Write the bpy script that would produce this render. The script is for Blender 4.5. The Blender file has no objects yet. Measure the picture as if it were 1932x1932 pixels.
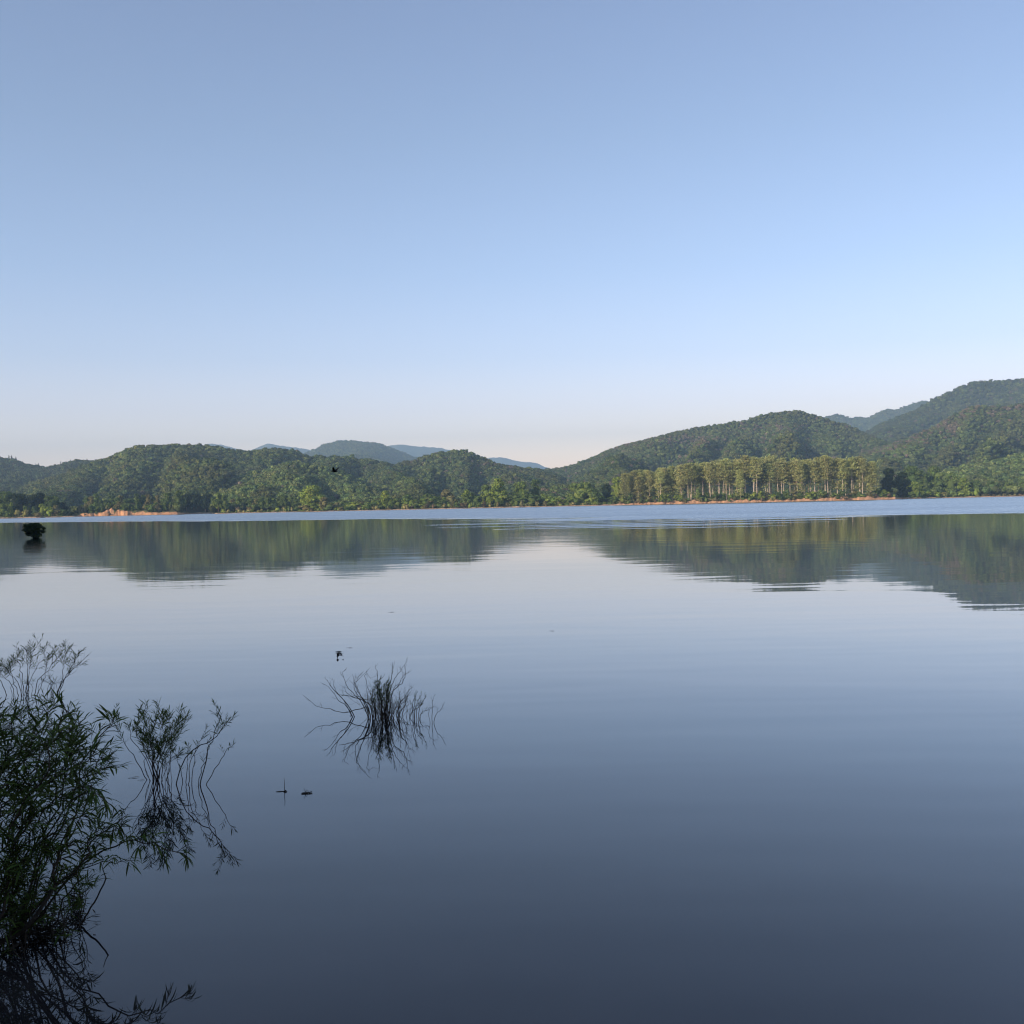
import bpy, math, random
import numpy as np
from mathutils import Vector, Matrix

random.seed(7)
S = bpy.context.scene
COL = S.collection
PI = math.pi

# ------------------------------------------------------------------ camera
F = 2006.0                 # focal length in units of a 1932 px wide picture
CAM_H = 2.6
ROLL = math.atan(0.0214)
PITCH = 15.2 / F
fwd = Vector((0, math.cos(PITCH), -math.sin(PITCH)))
up0 = Vector((0, math.sin(PITCH), math.cos(PITCH)))
rt0 = Vector((1, 0, 0))
rt = rt0 * math.cos(ROLL) - up0 * math.sin(ROLL)
up = rt0 * math.sin(ROLL) + up0 * math.cos(ROLL)
O = Vector((0, 0, CAM_H))


def ray(px, py):
    return fwd * F + rt * (px - 966.0) + up * (966.0 - py)


def at(px, py, Y):
    d = ray(px, py)
    return O + d * (Y / d.y)


def on_water(px, py, z=0.0):
    d = ray(px, py)
    return O + d * ((z - CAM_H) / d.z)


def to_px(P):
    """level-space points (n,3) -> picture coordinates"""
    P = np.asarray(P, float)
    R = P - np.array(O)
    x = R @ np.array(rt); y = R @ np.array(up); w = R @ np.array(fwd)
    return 966 + F * x / w, 966 - F * y / w


cam_d = bpy.data.cameras.new('camera')
cam = bpy.data.objects.new('camera', cam_d)
COL.objects.link(cam)
M = Matrix((rt, up, -fwd)).transposed().to_4x4()
M.translation = O
cam.matrix_world = M
cam_d.sensor_width = 26.0
cam_d.sensor_fit = 'HORIZONTAL'
cam_d.lens = 26.0 * F / 1932.0
cam_d.clip_start = 0.1
cam_d.clip_end = 40000
S.camera = cam

# ------------------------------------------------------------------ light
SUN_EL = math.radians(20)
SUN_AZ = math.radians(232)          # compass style, from +Y clockwise: behind and to the left
sun_from = Vector((math.sin(SUN_AZ) * math.cos(SUN_EL), math.cos(SUN_AZ) * math.cos(SUN_EL), math.sin(SUN_EL)))
sd = bpy.data.lights.new('sun', 'SUN')
sd.energy = 5.0
sd.angle = math.radians(0.5)
sd.color = (1.0, 0.83, 0.62)
sun = bpy.data.objects.new('sun', sd)
COL.objects.link(sun)
sun.rotation_euler = (-sun_from).to_track_quat('-Z', 'Y').to_euler()

W = bpy.data.worlds.new('World')
S.world = W
W.use_nodes = True
nt = W.node_tree
nt.nodes.clear()
wo = nt.nodes.new('ShaderNodeOutputWorld')
bg = nt.nodes.new('ShaderNodeBackground')
sky = nt.nodes.new('ShaderNodeTexSky')
sky.sky_type = 'NISHITA'
sky.sun_disc = False
sky.sun_elevation = SUN_EL
sky.sun_rotation = SUN_AZ
sky.altitude = 300
sky.air_density = 1.0
sky.dust_density = 0.6
sky.ozone_density = 1.6
bg.inputs['Strength'].default_value = 0.15
# grade of the clear morning sky by height above the horizon
tc = nt.nodes.new('ShaderNodeTexCoord')
sx = nt.nodes.new('ShaderNodeSeparateXYZ')
nt.links.new(tc.outputs['Generated'], sx.inputs[0])
ramp = nt.nodes.new('ShaderNodeValToRGB')
SKY_GRADE = [(0.0, (2.75, 1.80, 1.46)), (0.047, (2.5, 1.68, 1.45)), (0.0885, (1.86, 1.34, 1.34)), (0.136, (1.44, 1.17, 1.24)), (0.211, (1.24, 1.10, 1.17)), (0.325, (1.17, 1.04, 1.06)), (0.43, (1.16, 1.01, 1.04)), (1.0, (1.13, 1.0, 1.0))]
while len(ramp.color_ramp.elements) > 1:
    ramp.color_ramp.elements.remove(ramp.color_ramp.elements[-1])
for i, (p_, c_) in enumerate(SKY_GRADE):
    e = ramp.color_ramp.elements[0] if i == 0 else ramp.color_ramp.elements.new(p_)
    e.position = p_
    e.color = (*c_, 1)
nt.links.new(sx.outputs['Z'], ramp.inputs[0])
mul = nt.nodes.new('ShaderNodeMixRGB')
mul.blend_type = 'MULTIPLY'
mul.inputs[0].default_value = 1.0
nt.links.new(sky.outputs[0], mul.inputs[1])
nt.links.new(ramp.outputs[0], mul.inputs[2])
nt.links.new(mul.outputs[0], bg.inputs['Color'])
nt.links.new(bg.outputs[0], wo.inputs['Surface'])

S.view_settings.view_transform = 'Standard'
S.view_settings.look = 'None'
S.view_settings.exposure = 0.29
S.view_settings.gamma = 1.0
S.cycles.use_denoising = True
S.cycles.pixel_filter_type = 'BLACKMAN_HARRIS'
S.cycles.filter_width = 1.2
try:
    S.cycles.denoiser = 'OPENIMAGEDENOISE'
    S.cycles.denoising_prefilter = 'ACCURATE'
except Exception:
    pass
S.cycles.max_bounces = 6
S.cycles.diffuse_bounces = 2
S.cycles.glossy_bounces = 3
S.cycles.transmission_bounces = 2
S.cycles.transparent_max_bounces = 8
S.cycles.volume_bounces = 0
S.cycles.caustics_reflective = False
S.cycles.caustics_refractive = False
S.cycles.sample_clamp_indirect = 6


# ------------------------------------------------------------------ helpers
def tag(o, label=None, cat=None, group=None, kind=None):
    if label: o['label'] = label
    if cat: o['category'] = cat
    if group: o['group'] = group
    if kind: o['kind'] = kind
    return o


def np_mesh(name, verts, quads=None, tris=None, smooth=False):
    me = bpy.data.meshes.new(name)
    verts = np.asarray(verts, np.float32).reshape(-1, 3)
    q = np.asarray(quads if quads is not None else np.zeros((0, 4)), np.int32).reshape(-1, 4)
    t = np.asarray(tris if tris is not None else np.zeros((0, 3)), np.int32).reshape(-1, 3)
    me.vertices.add(len(verts))
    me.vertices.foreach_set('co', verts.ravel())
    nl = len(q) * 4 + len(t) * 3
    if nl:
        me.loops.add(nl)
        me.loops.foreach_set('vertex_index', np.concatenate([q.ravel(), t.ravel()]))
        me.polygons.add(len(q) + len(t))
        st = np.concatenate([np.arange(len(q)) * 4, len(q) * 4 + np.arange(len(t)) * 3]).astype(np.int32)
        me.polygons.foreach_set('loop_start', st)
        if smooth:
            me.polygons.foreach_set('use_smooth', np.ones(len(q) + len(t), bool))
    me.update(calc_edges=True)
    me.validate()
    return me


def link(name, me, m=None, parent=None):
    o = bpy.data.objects.new(name, me)
    COL.objects.link(o)
    if m is not None and not me.materials:
        me.materials.append(m)
    if parent is not None:
        o.parent = parent
    return o


def empty(name, loc):
    o = bpy.data.objects.new(name, None)
    COL.objects.link(o)
    o.location = loc
    o.empty_display_size = 0.2
    return o


class MB:
    def __init__(self):
        self.v = []; self.q = []; self.t = []

    def tube(self, pts, r0, r1, sides=5, cap=True, power=1.0):
        n = len(pts)
        base = len(self.v)
        ref = Vector((0.31, 0.92, 0.2))
        for i, p in enumerate(pts):
            tng = (pts[min(i + 1, n - 1)] - pts[max(i - 1, 0)])
            if tng.length < 1e-9: tng = Vector((0, 0, 1))
            tng.normalize()
            a = tng.cross(ref)
            if a.length < 1e-3: a = tng.cross(Vector((1, 0, 0)))
            a.normalize()
            b = tng.cross(a)
            f = (i / (n - 1)) ** power
            r = r0 + (r1 - r0) * f
            for k in range(sides):
                an = 2 * PI * k / sides
                self.v.append(p + a * (r * math.cos(an)) + b * (r * math.sin(an)))
        for i in range(n - 1):
            for k in range(sides):
                k2 = (k + 1) % sides
                self.q.append((base + i * sides + k, base + i * sides + k2, base + (i + 1) * sides + k2, base + (i + 1) * sides + k))
        if cap:
            c = len(self.v); self.v.append(pts[-1])
            e = base + (n - 1) * sides
            for k in range(sides):
                self.t.append((e + k, e + (k + 1) % sides, c))
            c = len(self.v); self.v.append(pts[0])
            for k in range(sides):
                self.t.append((base + (k + 1) % sides, base + k, c))

    def leaf(self, p, d, n, L, wid, droop):
        """lance shaped leaf with a folded midrib, p base, d direction, n face normal"""
        d = d.normalized()
        s = d.cross(n)
        if s.length < 1e-3: s = d.cross(Vector((0.3, 0.5, 0.8)))
        s.normalize()
        nn = s.cross(d)
        fr = (0.0, 0.22, 0.5, 0.78, 1.0)
        wd = (0.08, 0.8, 1.0, 0.6, 0.0)
        base = len(self.v)
        q = p.copy()
        last = 0
        for f, w in zip(fr, wd):
            q = q + (d + Vector((0, 0, -droop * f * 1.4))).normalized() * ((f - last) * L)
            last = f
            h = s * (wid * 0.5 * w)
            fold = nn * (wid * 0.16 * w)
            self.v += [q + h + fold, q.copy(), q - h + fold]
        for i in range(4):
            b = base + i * 3
            self.q.append((b, b + 1, b + 4, b + 3))
            self.q.append((b + 1, b + 2, b + 5, b + 4))

    def blob(self, c, r, seg=10, rings=7, noise=0.0, sc=(1, 1, 1), axis=None):
        base = len(self.v)
        c = Vector(c)
        for i in range(rings + 1):
            th = PI * i / rings
            for k in range(seg):
                ph = 2 * PI * k / seg
                rr = r * (1 + random.uniform(-noise, noise))
                u = Vector((math.sin(th) * math.cos(ph) * sc[0], math.sin(th) * math.sin(ph) * sc[1], math.cos(th) * sc[2])) * rr
                if axis is not None: u = axis @ u
                self.v.append(c + u)
        for i in range(rings):
            for k in range(seg):
                k2 = (k + 1) % seg
                self.q.append((base + i * seg + k, base + (i + 1) * seg + k, base + (i + 1) * seg + k2, base + i * seg + k2))

    def mesh(self, name, origin=None, smooth=True):
        o = Vector(origin) if origin is not None else Vector((0, 0, 0))
        v = [(a.x - o.x, a.y - o.y, a.z - o.z) for a in self.v]
        return np_mesh(name, v, self.q, self.t, smooth)


def crom(ctrl, n):
    """Catmull-Rom through control points"""
    c = [ctrl[0] * 2 - ctrl[1]] + list(ctrl) + [ctrl[-1] * 2 - ctrl[-2]]
    out = []
    segs = len(ctrl) - 1
    for i in range(n + 1):
        t = i / n * segs
        k = min(int(t), segs - 1)
        u = t - k
        p0, p1, p2, p3 = c[k:k + 4]
        out.append(0.5 * ((2 * p1) + (p2 - p0) * u + (2 * p0 - 5 * p1 + 4 * p2 - p3) * u * u + (3 * p1 - p0 - 3 * p2 + p3) * u ** 3))
    return out


def _hash(ix, iy, seed):
    h = (ix * 374761393 + iy * 668265263 + seed * 974634777) & 0x7fffffff
    h = ((h ^ (h >> 13)) * 1274126177) & 0x7fffffff
    h = h ^ (h >> 16)
    return (h & 0xffff) / 65535.0


def vnoise(x, y, seed=0):
    x = np.asarray(x, float); y = np.asarray(y, float)
    ix = np.floor(x).astype(np.int64); iy = np.floor(y).astype(np.int64)
    fx = x - ix; fy = y - iy
    fx = fx * fx * fx * (fx * (fx * 6 - 15) + 10); fy = fy * fy * fy * (fy * (fy * 6 - 15) + 10)
    a = _hash(ix, iy, seed); b = _hash(ix + 1, iy, seed)
    c = _hash(ix, iy + 1, seed); d = _hash(ix + 1, iy + 1, seed)
    return (a * (1 - fx) + b * fx) * (1 - fy) + (c * (1 - fx) + d * fx) * fy


def fbm(x, y, oct=4, seed=0):
    s = 0; a = 0.5; t = 0
    for i in range(oct):
        s = s + a * vnoise(np.asarray(x) * 2 ** i + 17.3 * i, np.asarray(y) * 2 ** i + 5.1 * i, seed + i)
        t += a; a *= 0.5
    return s / t


# ------------------------------------------------------------------ materials
def mat(name):
    m = bpy.data.materials.new(name)
    m.use_nodes = True
    m.node_tree.nodes.clear()
    out = m.node_tree.nodes.new('ShaderNodeOutputMaterial')
    return m, m.node_tree, out


def N(nt, typ, **kw):
    n = nt.nodes.new(typ)
    for k, v in kw.items():
        setattr(n, k, v)
    return n


def math_node(nt, op, a, b=None, clamp=False):
    n = nt.nodes.new('ShaderNodeMath'); n.operation = op; n.use_clamp = clamp
    for i, v in enumerate((a, b)):
        if v is None: continue
        if isinstance(v, (int, float)): n.inputs[i].default_value = v
        else: nt.links.new(v, n.inputs[i])
    return n.outputs[0]


def leaf_mat(name, source, trans=0.25, vary=0.45):
    """source: 'tint' (attribute of a wood's trees), 'object' (object colour) or a fixed colour"""
    m, nt, out = mat(name)
    if source == 'tint':
        a = N(nt, 'ShaderNodeAttribute', attribute_type='INSTANCER', attribute_name='tint'); col = a.outputs['Color']
    elif source == 'object':
        a = N(nt, 'ShaderNodeObjectInfo'); col = a.outputs['Color']
    else:
        a = N(nt, 'ShaderNodeRGB'); a.outputs[0].default_value = (*source, 1); col = a.outputs[0]
    g = N(nt, 'ShaderNodeNewGeometry')
    mr = N(nt, 'ShaderNodeMapRange')
    mr.inputs['To Min'].default_value = 1 - vary; mr.inputs['To Max'].default_value = 1 + vary
    nt.links.new(g.outputs['Random Per Island'], mr.inputs['Value'])
    hv = N(nt, 'ShaderNodeHueSaturation')
    nt.links.new(col, hv.inputs['Color'])
    nt.links.new(mr.outputs[0], hv.inputs['Value'])
    mr2 = N(nt, 'ShaderNodeMapRange')
    mr2.inputs['To Min'].default_value = 0.48; mr2.inputs['To Max'].default_value = 0.515
    w = N(nt, 'ShaderNodeTexWhiteNoise', noise_dimensions='1D')
    nt.links.new(g.outputs['Random Per Island'], w.inputs['W'])
    nt.links.new(w.outputs['Value'], mr2.inputs['Value'])
    nt.links.new(mr2.outputs[0], hv.inputs['Hue'])
    d = N(nt, 'ShaderNodeBsdfDiffuse'); t = N(nt, 'ShaderNodeBsdfTranslucent')
    nt.links.new(hv.outputs[0], d.inputs['Color']); nt.links.new(hv.outputs[0], t.inputs['Color'])
    mx = N(nt, 'ShaderNodeMixShader'); mx.inputs[0].default_value = trans
    nt.links.new(d.outputs[0], mx.inputs[1]); nt.links.new(t.outputs[0], mx.inputs[2])
    nt.links.new(mx.outputs[0], out.inputs['Surface'])
    return m


def noise_mat(name, c1, c2, scale, rough=0.9, bump=0.0, detail=6, spec=0.2):
    m, nt, out = mat(name)
    tcn = N(nt, 'ShaderNodeTexCoord')
    n1 = N(nt, 'ShaderNodeTexNoise'); n1.inputs['Scale'].default_value = scale; n1.inputs['Detail'].default_value = detail
    nt.links.new(tcn.outputs['Object'], n1.inputs['Vector'])
    mx = N(nt, 'ShaderNodeMixRGB'); mx.inputs[1].default_value = (*c1, 1); mx.inputs[2].default_value = (*c2, 1)
    mr = N(nt, 'ShaderNodeMapRange'); mr.inputs['From Min'].default_value = 0.35; mr.inputs['From Max'].default_value = 0.65
    nt.links.new(n1.outputs[0], mr.inputs['Value']); nt.links.new(mr.outputs[0], mx.inputs[0])
    p = N(nt, 'ShaderNodeBsdfPrincipled'); p.inputs['Roughness'].default_value = rough
    p.inputs['Specular IOR Level'].default_value = spec
    nt.links.new(mx.outputs[0], p.inputs['Base Color'])
    if bump:
        b = N(nt, 'ShaderNodeBump'); b.inputs['Distance'].default_value = bump; b.inputs['Strength'].default_value = 1
        nt.links.new(n1.outputs[0], b.inputs['Height']); nt.links.new(b.outputs[0], p.inputs['Normal'])
    nt.links.new(p.outputs[0], out.inputs['Surface'])
    return m


M_FOREST = leaf_mat('forest_leaves', 'tint', 0.22)
M_CROWN = leaf_mat('crown_leaves', 'object', 0.38)
M_WILLOW = leaf_mat('willow_leaves', (0.078, 0.118, 0.032), 0.35, 0.5)
M_BARK = noise_mat('bark', (0.10, 0.075, 0.055), (0.20, 0.16, 0.12), 1.2)
M_PINEBARK = noise_mat('pine_bark', (0.55, 0.45, 0.35), (0.74, 0.63, 0.50), 0.9)
M_STEM = noise_mat('willow_stem', (0.030, 0.024, 0.018), (0.065, 0.052, 0.040), 40)
M_TWIG = noise_mat('bare_twig', (0.018, 0.015, 0.012), (0.04, 0.034, 0.028), 40)
M_DEBRIS = noise_mat('plant_debris', (0.020, 0.016, 0.012), (0.05, 0.04, 0.03), 60)
M_BIRD = noise_mat('black_feathers', (0.006, 0.006, 0.007), (0.012, 0.012, 0.014), 30, rough=0.6)
M_HILL = noise_mat('hill_floor', (0.022, 0.032, 0.014), (0.04, 0.045, 0.022), 0.02)
M_NEAR = noise_mat('bank_earth', (0.05, 0.042, 0.03), (0.09, 0.075, 0.05), 2.0, bump=0.05)

# far mountains: crowns too small to tell apart, still a woodland surface
def mountain_mat(name, c1, c2, scale):
    return noise_mat(name, c1, c2, scale, detail=8)
M_MOUNT = mountain_mat('mountain_wood', (0.035, 0.058, 0.024), (0.085, 0.105, 0.044), 0.03)

# shore ground: bare soil where the water has cut the bank, grass behind
m_, nt_, out_ = mat('shore_ground')
a_ = N(nt_, 'ShaderNodeAttribute', attribute_name='grass')
b_ = N(nt_, 'ShaderNodeAttribute', attribute_name='orange')
tc_ = N(nt_, 'ShaderNodeTexCoord')
n_ = N(nt_, 'ShaderNodeTexNoise'); n_.inputs['Scale'].default_value = 0.6; n_.inputs['Detail'].default_value = 8; n_.inputs['Roughness'].default_value = 0.7
nt_.links.new(tc_.outputs['Object'], n_.inputs['Vector'])
s1 = N(nt_, 'ShaderNodeMixRGB'); s1.inputs[1].default_value = (0.34, 0.24, 0.17, 1); s1.inputs[2].default_value = (0.60, 0.46, 0.35, 1)
nt_.links.new(n_.outputs[0], s1.inputs[0])
s2 = N(nt_, 'ShaderNodeMixRGB'); s2.inputs[1].default_value = (0.46, 0.215, 0.10, 1); s2.inputs[2].default_value = (0.78, 0.44, 0.235, 1)
nt_.links.new(n_.outputs[0], s2.inputs[0])
s3 = N(nt_, 'ShaderNodeMixRGB'); nt_.links.new(b_.outputs['Fac'], s3.inputs[0]); nt_.links.new(s1.outputs[0], s3.inputs[1]); nt_.links.new(s2.outputs[0], s3.inputs[2])
g1 = N(nt_, 'ShaderNodeMixRGB'); g1.inputs[1].default_value = (0.05, 0.07, 0.02, 1); g1.inputs[2].default_value = (0.13, 0.13, 0.05, 1)
nt_.links.new(n_.outputs[0], g1.inputs[0])
s4 = N(nt_, 'ShaderNodeMixRGB'); nt_.links.new(a_.outputs['Fac'], s4.inputs[0]); nt_.links.new(s3.outputs[0], s4.inputs[1]); nt_.links.new(g1.outputs[0], s4.inputs[2])
p_ = N(nt_, 'ShaderNodeBsdfPrincipled'); p_.inputs['Roughness'].default_value = 0.95; p_.inputs['Specular IOR Level'].default_value = 0.1
bu_ = N(nt_, 'ShaderNodeBump'); bu_.inputs['Distance'].default_value = 1.5; bu_.inputs['Strength'].default_value = 0.8
nt_.links.new(n_.outputs[0], bu_.inputs['Height']); nt_.links.new(bu_.outputs[0], p_.inputs['Normal'])
nt_.links.new(s4.outputs[0], p_.inputs['Base Color']); nt_.links.new(p_.outputs[0], out_.inputs['Surface'])
M_SHORE = m_

# ------------------------------------------------------------------ water
m_, nt_, out_ = mat('lake_water')
geo = N(nt_, 'ShaderNodeNewGeometry')
sep = N(nt_, 'ShaderNodeSeparateXYZ'); nt_.links.new(geo.outputs['Position'], sep.inputs[0])
X_, Y_ = sep.outputs[0], sep.outputs[1]


def wnoise(sx_, sy_, detail=2.0, off=0.0, rough=0.5):
    mp = N(nt_, 'ShaderNodeMapping')
    mp.inputs['Scale'].default_value = (sx_, sy_, 1); mp.inputs['Location'].default_value = (off, off * 1.7, 0)
    nt_.links.new(geo.outputs['Position'], mp.inputs['Vector'])
    n = N(nt_, 'ShaderNodeTexNoise', noise_dimensions='2D'); n.inputs['Scale'].default_value = 1.0
    n.inputs['Detail'].default_value = detail; n.inputs['Roughness'].default_value = rough
    nt_.links.new(mp.outputs[0], n.inputs['Vector'])
    return n.outputs[0]


md = lambda op, a, b=None, c=False: math_node(nt_, op, a, b, c)
# wind-ruffled water lies beyond a front that runs across the lake
front = md('ADD', Y_, md('MULTIPLY', X_, 0.95))
edge = md('ADD', md('MULTIPLY', md('SUBTRACT', wnoise(0.006, 0.02, 2, 3.0), 0.5), 55.0), md('MULTIPLY', md('SUBTRACT', wnoise(0.02, 0.22, 2, 9.0), 0.5), 26.0))
# gusts touch down in thin cat's-paws in front of the gap between the hills
gx = md('DIVIDE', md('SUBTRACT', X_, 10.0), 26.0); gy = md('DIVIDE', md('SUBTRACT', Y_, 125.0), 45.0)
paw = md('POWER', 2.718, md('MULTIPLY', md('ADD', md('MULTIPLY', gx, gx), md('MULTIPLY', gy, gy)), -1.0))
pawn = md('SUBTRACT', wnoise(0.018, 0.16, 2, 21.0), 0.46)
front2 = md('ADD', md('ADD', front, edge), md('MULTIPLY', paw, md('ADD', md('MULTIPLY', pawn, 520.0), 32.0)))
ruf = md('DIVIDE', md('SUBTRACT', front2, 192.0), 9.0, True)
far_ = md('DIVIDE', md('SUBTRACT', Y_, 14.0), 70.0, True)
r_calm = md('ADD', md('MULTIPLY', far_, 0.045), 0.012)
rough = md('ADD', r_calm, md('MULTIPLY', ruf, 0.10))
# ripples
w1 = wnoise(0.13, 0.40, 2.5, 0.0)
w2 = wnoise(0.35, 1.3, 1.0, 4.0)
w3 = wnoise(0.03, 0.10, 1.0, 8.0)
hgt = md('ADD', md('ADD', md('MULTIPLY', w1, 0.0072), md('MULTIPLY', w2, 0.0008)), md('MULTIPLY', w3, 0.010))
bmp = N(nt_, 'ShaderNodeBump'); bmp.inputs['Strength'].default_value = 1.0; bmp.inputs['Distance'].default_value = 1.0
nt_.links.new(hgt, bmp.inputs['Height'])
pw = N(nt_, 'ShaderNodeBsdfPrincipled')
pw.inputs['IOR'].default_value = 1.333
cn = N(nt_, 'ShaderNodeMixRGB'); cn.inputs[1].default_value = (0.003, 0.004, 0.006, 1); cn.inputs[2].default_value = (0.030, 0.027, 0.026, 1)
shal = md('DIVIDE', md('SUBTRACT', 10.5, Y_), 5.0, True)
nt_.links.new(md('MULTIPLY', md('MULTIPLY', wnoise(0.8, 1.3, 7, 2.0, 0.7), md('POWER', wnoise(0.35, 0.6, 3, 6.0), 1.5)), md('ADD', md('MULTIPLY', shal, 2.6), 0.4)), cn.inputs[0])
nt_.links.new(cn.outputs[0], pw.inputs['Base Color'])
nt_.links.new(rough, pw.inputs['Roughness'])
slx = md('MULTIPLY', md('SUBTRACT', wnoise(0.9, 1.1, 1, 31.0), 0.5), 0.22)
sly = md('SUBTRACT', -0.02, md('MULTIPLY', wnoise(0.8, 2.3, 2, 37.0), md('ADD', md('MULTIPLY', wnoise(0.005, 0.035, 2, 5.0), 0.10), 0.12)))
cmb = N(nt_, 'ShaderNodeCombineXYZ'); nt_.links.new(md('MULTIPLY', slx, ruf), cmb.inputs[0]); nt_.links.new(md('MULTIPLY', sly, ruf), cmb.inputs[1])
va = N(nt_, 'ShaderNodeVectorMath', operation='ADD'); nt_.links.new(bmp.outputs[0], va.inputs[0]); nt_.links.new(cmb.outputs[0], va.inputs[1])
vn = N(nt_, 'ShaderNodeVectorMath', operation='NORMALIZE'); nt_.links.new(va.outputs[0], vn.inputs[0])
nt_.links.new(vn.outputs[0], pw.inputs['Normal'])
nt_.links.new(vn.outputs[0], pw.inputs['Coat Normal'])
nt_.links.new(rough, pw.inputs['Coat Roughness'])
pw.inputs['Coat Weight'].default_value = 0.5
pw.inputs['Coat IOR'].default_value = 1.333
nt_.links.new(pw.outputs[0], out_.inputs['Surface'])
M_WATER = m_

gxs = np.linspace(-900, 900, 13); gys = np.linspace(-30, 1000, 13)
gv = np.array([(x, y, 0) for y in gys for x in gxs])
gq = [(j * 13 + i, j * 13 + i + 1, (j + 1) * 13 + i + 1, (j + 1) * 13 + i) for j in range(12) for i in range(12)]
tag(link('lake', np_mesh('lake', gv, gq), M_WATER), 'calm lake mirroring the hills, ruffled to pale blue along the far shore', 'lake', kind='structure')

# ------------------------------------------------------------------ far shore
SH_PX = [-700, -300, 0, 100, 140, 150, 335, 346, 358, 398, 408, 440, 560, 966, 1150, 1172, 1400, 1650, 1690, 1712, 1760, 1932, 2300, 2700]
SH_Y = [800, 790, 780, 785, 792, 812, 815, 830, 905, 905, 812, 800, 790, 785, 785, 775, 765, 765, 772, 850, 855, 850, 850, 860]
# height of the cut bank and its orange-ness along the shore
BK_PX = [-700, 130, 150, 180, 212, 225, 250, 300, 335, 358, 398, 410, 560, 950, 1150, 1175, 1230, 1300, 1400, 1500, 1600, 1680, 1700, 1760, 1850, 2700]
BK_H = [0.6, 0.6, 1.8, 2.6, 5.0, 4.6, 3.2, 2.8, 2.2, 1.0, 1.0, 0.5, 0.5, 0.7, 0.8, 1.2, 2.2, 3.0, 2.6, 2.2, 2.6, 2.4, 1.0, 1.0, 0.8, 0.8]
OR_PX = [-700, 140, 150, 335, 360, 405, 950, 1150, 1180, 1680, 1720, 2700]
OR_V = [0.1, 0.2, 1.0, 1.0, 0.5, 0.2, 0.2, 0.3, 0.75, 0.75, 0.4, 0.3]


def px_of(a):
    return 966 + F * np.asarray(a)


def a_of(px):
    return (np.asarray(px, float) - 966) / F


def shore_Y(a):
    p = px_of(a)
    y = np.interp(p, SH_PX, SH_Y)
    return y + (fbm(p / 14.0, p * 0 + 3, 3, 11) - 0.5) * 9 + (vnoise(p / 3.0, p * 0, 5) - 0.5) * 2.0


def ground_z(X, Y):
    X = np.asarray(X, float); Y = np.asarray(Y, float)
    a = X / np.maximum(Y, 1)
    p = px_of(a)
    d = Y - shore_Y(a)
    B = np.interp(p, BK_PX, BK_H) * (0.55 + 0.9 * fbm(p / 13.0, p * 0 + 1, 2, 31))
    w = 2.5 + 2.6 * B
    t = np.clip((d + 1.2) / w, 0, 1)
    z = -0.12 + B * (t * t * (3 - 2 * t)) * (0.8 + 0.4 * fbm(X / 1.7, Y / 2.5, 3, 41))
    z = z + np.clip(d - w, 0, 160) * 0.022
    return np.where(d < -1.2, -0.12 + (d + 1.2) * 0.06, z)


ac = a_of(np.concatenate([np.arange(-700, -60, 20), np.arange(-60, 2000, 1.6), np.arange(2000, 2700, 20)]))
dr = np.concatenate([[-25, -8, -3], np.arange(-1.6, 12, 0.8), np.arange(12, 40, 4), [50, 70, 100, 150, 220, 400, 800, 1600, 3000, 5500, 8600]])
sy = shore_Y(ac)
YY = sy[:, None] + dr[None, :]
XX = ac[:, None] * YY
ZZ = ground_z(XX, YY)
nA, nD = XX.shape
vv = np.stack([XX, YY, ZZ], -1).reshape(-1, 3)
idx = np.arange(nA * nD).reshape(nA, nD)
qq = np.stack([idx[:-1, :-1], idx[1:, :-1], idx[1:, 1:], idx[:-1, 1:]], -1).reshape(-1, 4)
me = np_mesh('far_shore', vv, qq, smooth=True)
pp = px_of(ac)
Bc = np.interp(pp, BK_PX, BK_H)
gr = np.clip((dr[None, :] - (1.0 + np.where(Bc > 3.2, 2.9, 1.9)[:, None] * Bc[:, None] * (0.1 + 1.6 * fbm(pp / 7.0, pp * 0, 3, 77))[:, None])) / 1.5, 0, 1)
oc = np.interp(pp, OR_PX, OR_V)[:, None] * np.ones_like(gr)
for nm, arr in (('grass', gr), ('orange', oc)):
    at_ = me.attributes.new(nm, 'FLOAT', 'POINT'); at_.data.foreach_set('value', arr.astype(np.float32).ravel())
tag(link('far_shore', me, M_SHORE), 'far lake shore with a cut bank of orange soil and a thin sandy strip', 'shore', kind='structure')


# ------------------------------------------------------------------ foliage meshes
def quads_from(P, Nn, size, rng, aspect=(0.6, 1.0)):
    n = len(P)
    r = rng.normal(size=(n, 3))
    u = np.cross(Nn, r); u /= np.linalg.norm(u, axis=1, keepdims=True) + 1e-9
    v = np.cross(Nn, u); v /= np.linalg.norm(v, axis=1, keepdims=True) + 1e-9
    su = (size * rng.uniform(0.6, 1.3, n))[:, None] * 0.5
    sv = su * rng.uniform(aspect[0], aspect[1], n)[:, None]
    k = Nn * su * 0.35
    V = np.stack([P - u * su - k, P - v * sv, P + u * su - k, P + v * sv], 1).reshape(-1, 3)
    Q = np.arange(4 * n).reshape(-1, 4)
    return V, Q


def sphere_dirs(n, rng):
    d = rng.normal(size=(n, 3))
    return d / np.linalg.norm(d, axis=1, keepdims=True)


def core(c, rad, seg=8, rings=6):
    V = []; Q = []
    for i in range(rings + 1):
        th = PI * i / rings
        for k in range(seg):
            ph = 2 * PI * k / seg
            V.append((c[0] + rad[0] * math.sin(th) * math.cos(ph), c[1] + rad[1] * math.sin(th) * math.sin(ph), c[2] + rad[2] * math.cos(th)))
    for i in range(rings):
        for k in range(seg):
            k2 = (k + 1) % seg
            Q.append((i * seg + k, (i + 1) * seg + k, (i + 1) * seg + k2, i * seg + k2))
    return np.array(V), np.array(Q)


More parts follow.
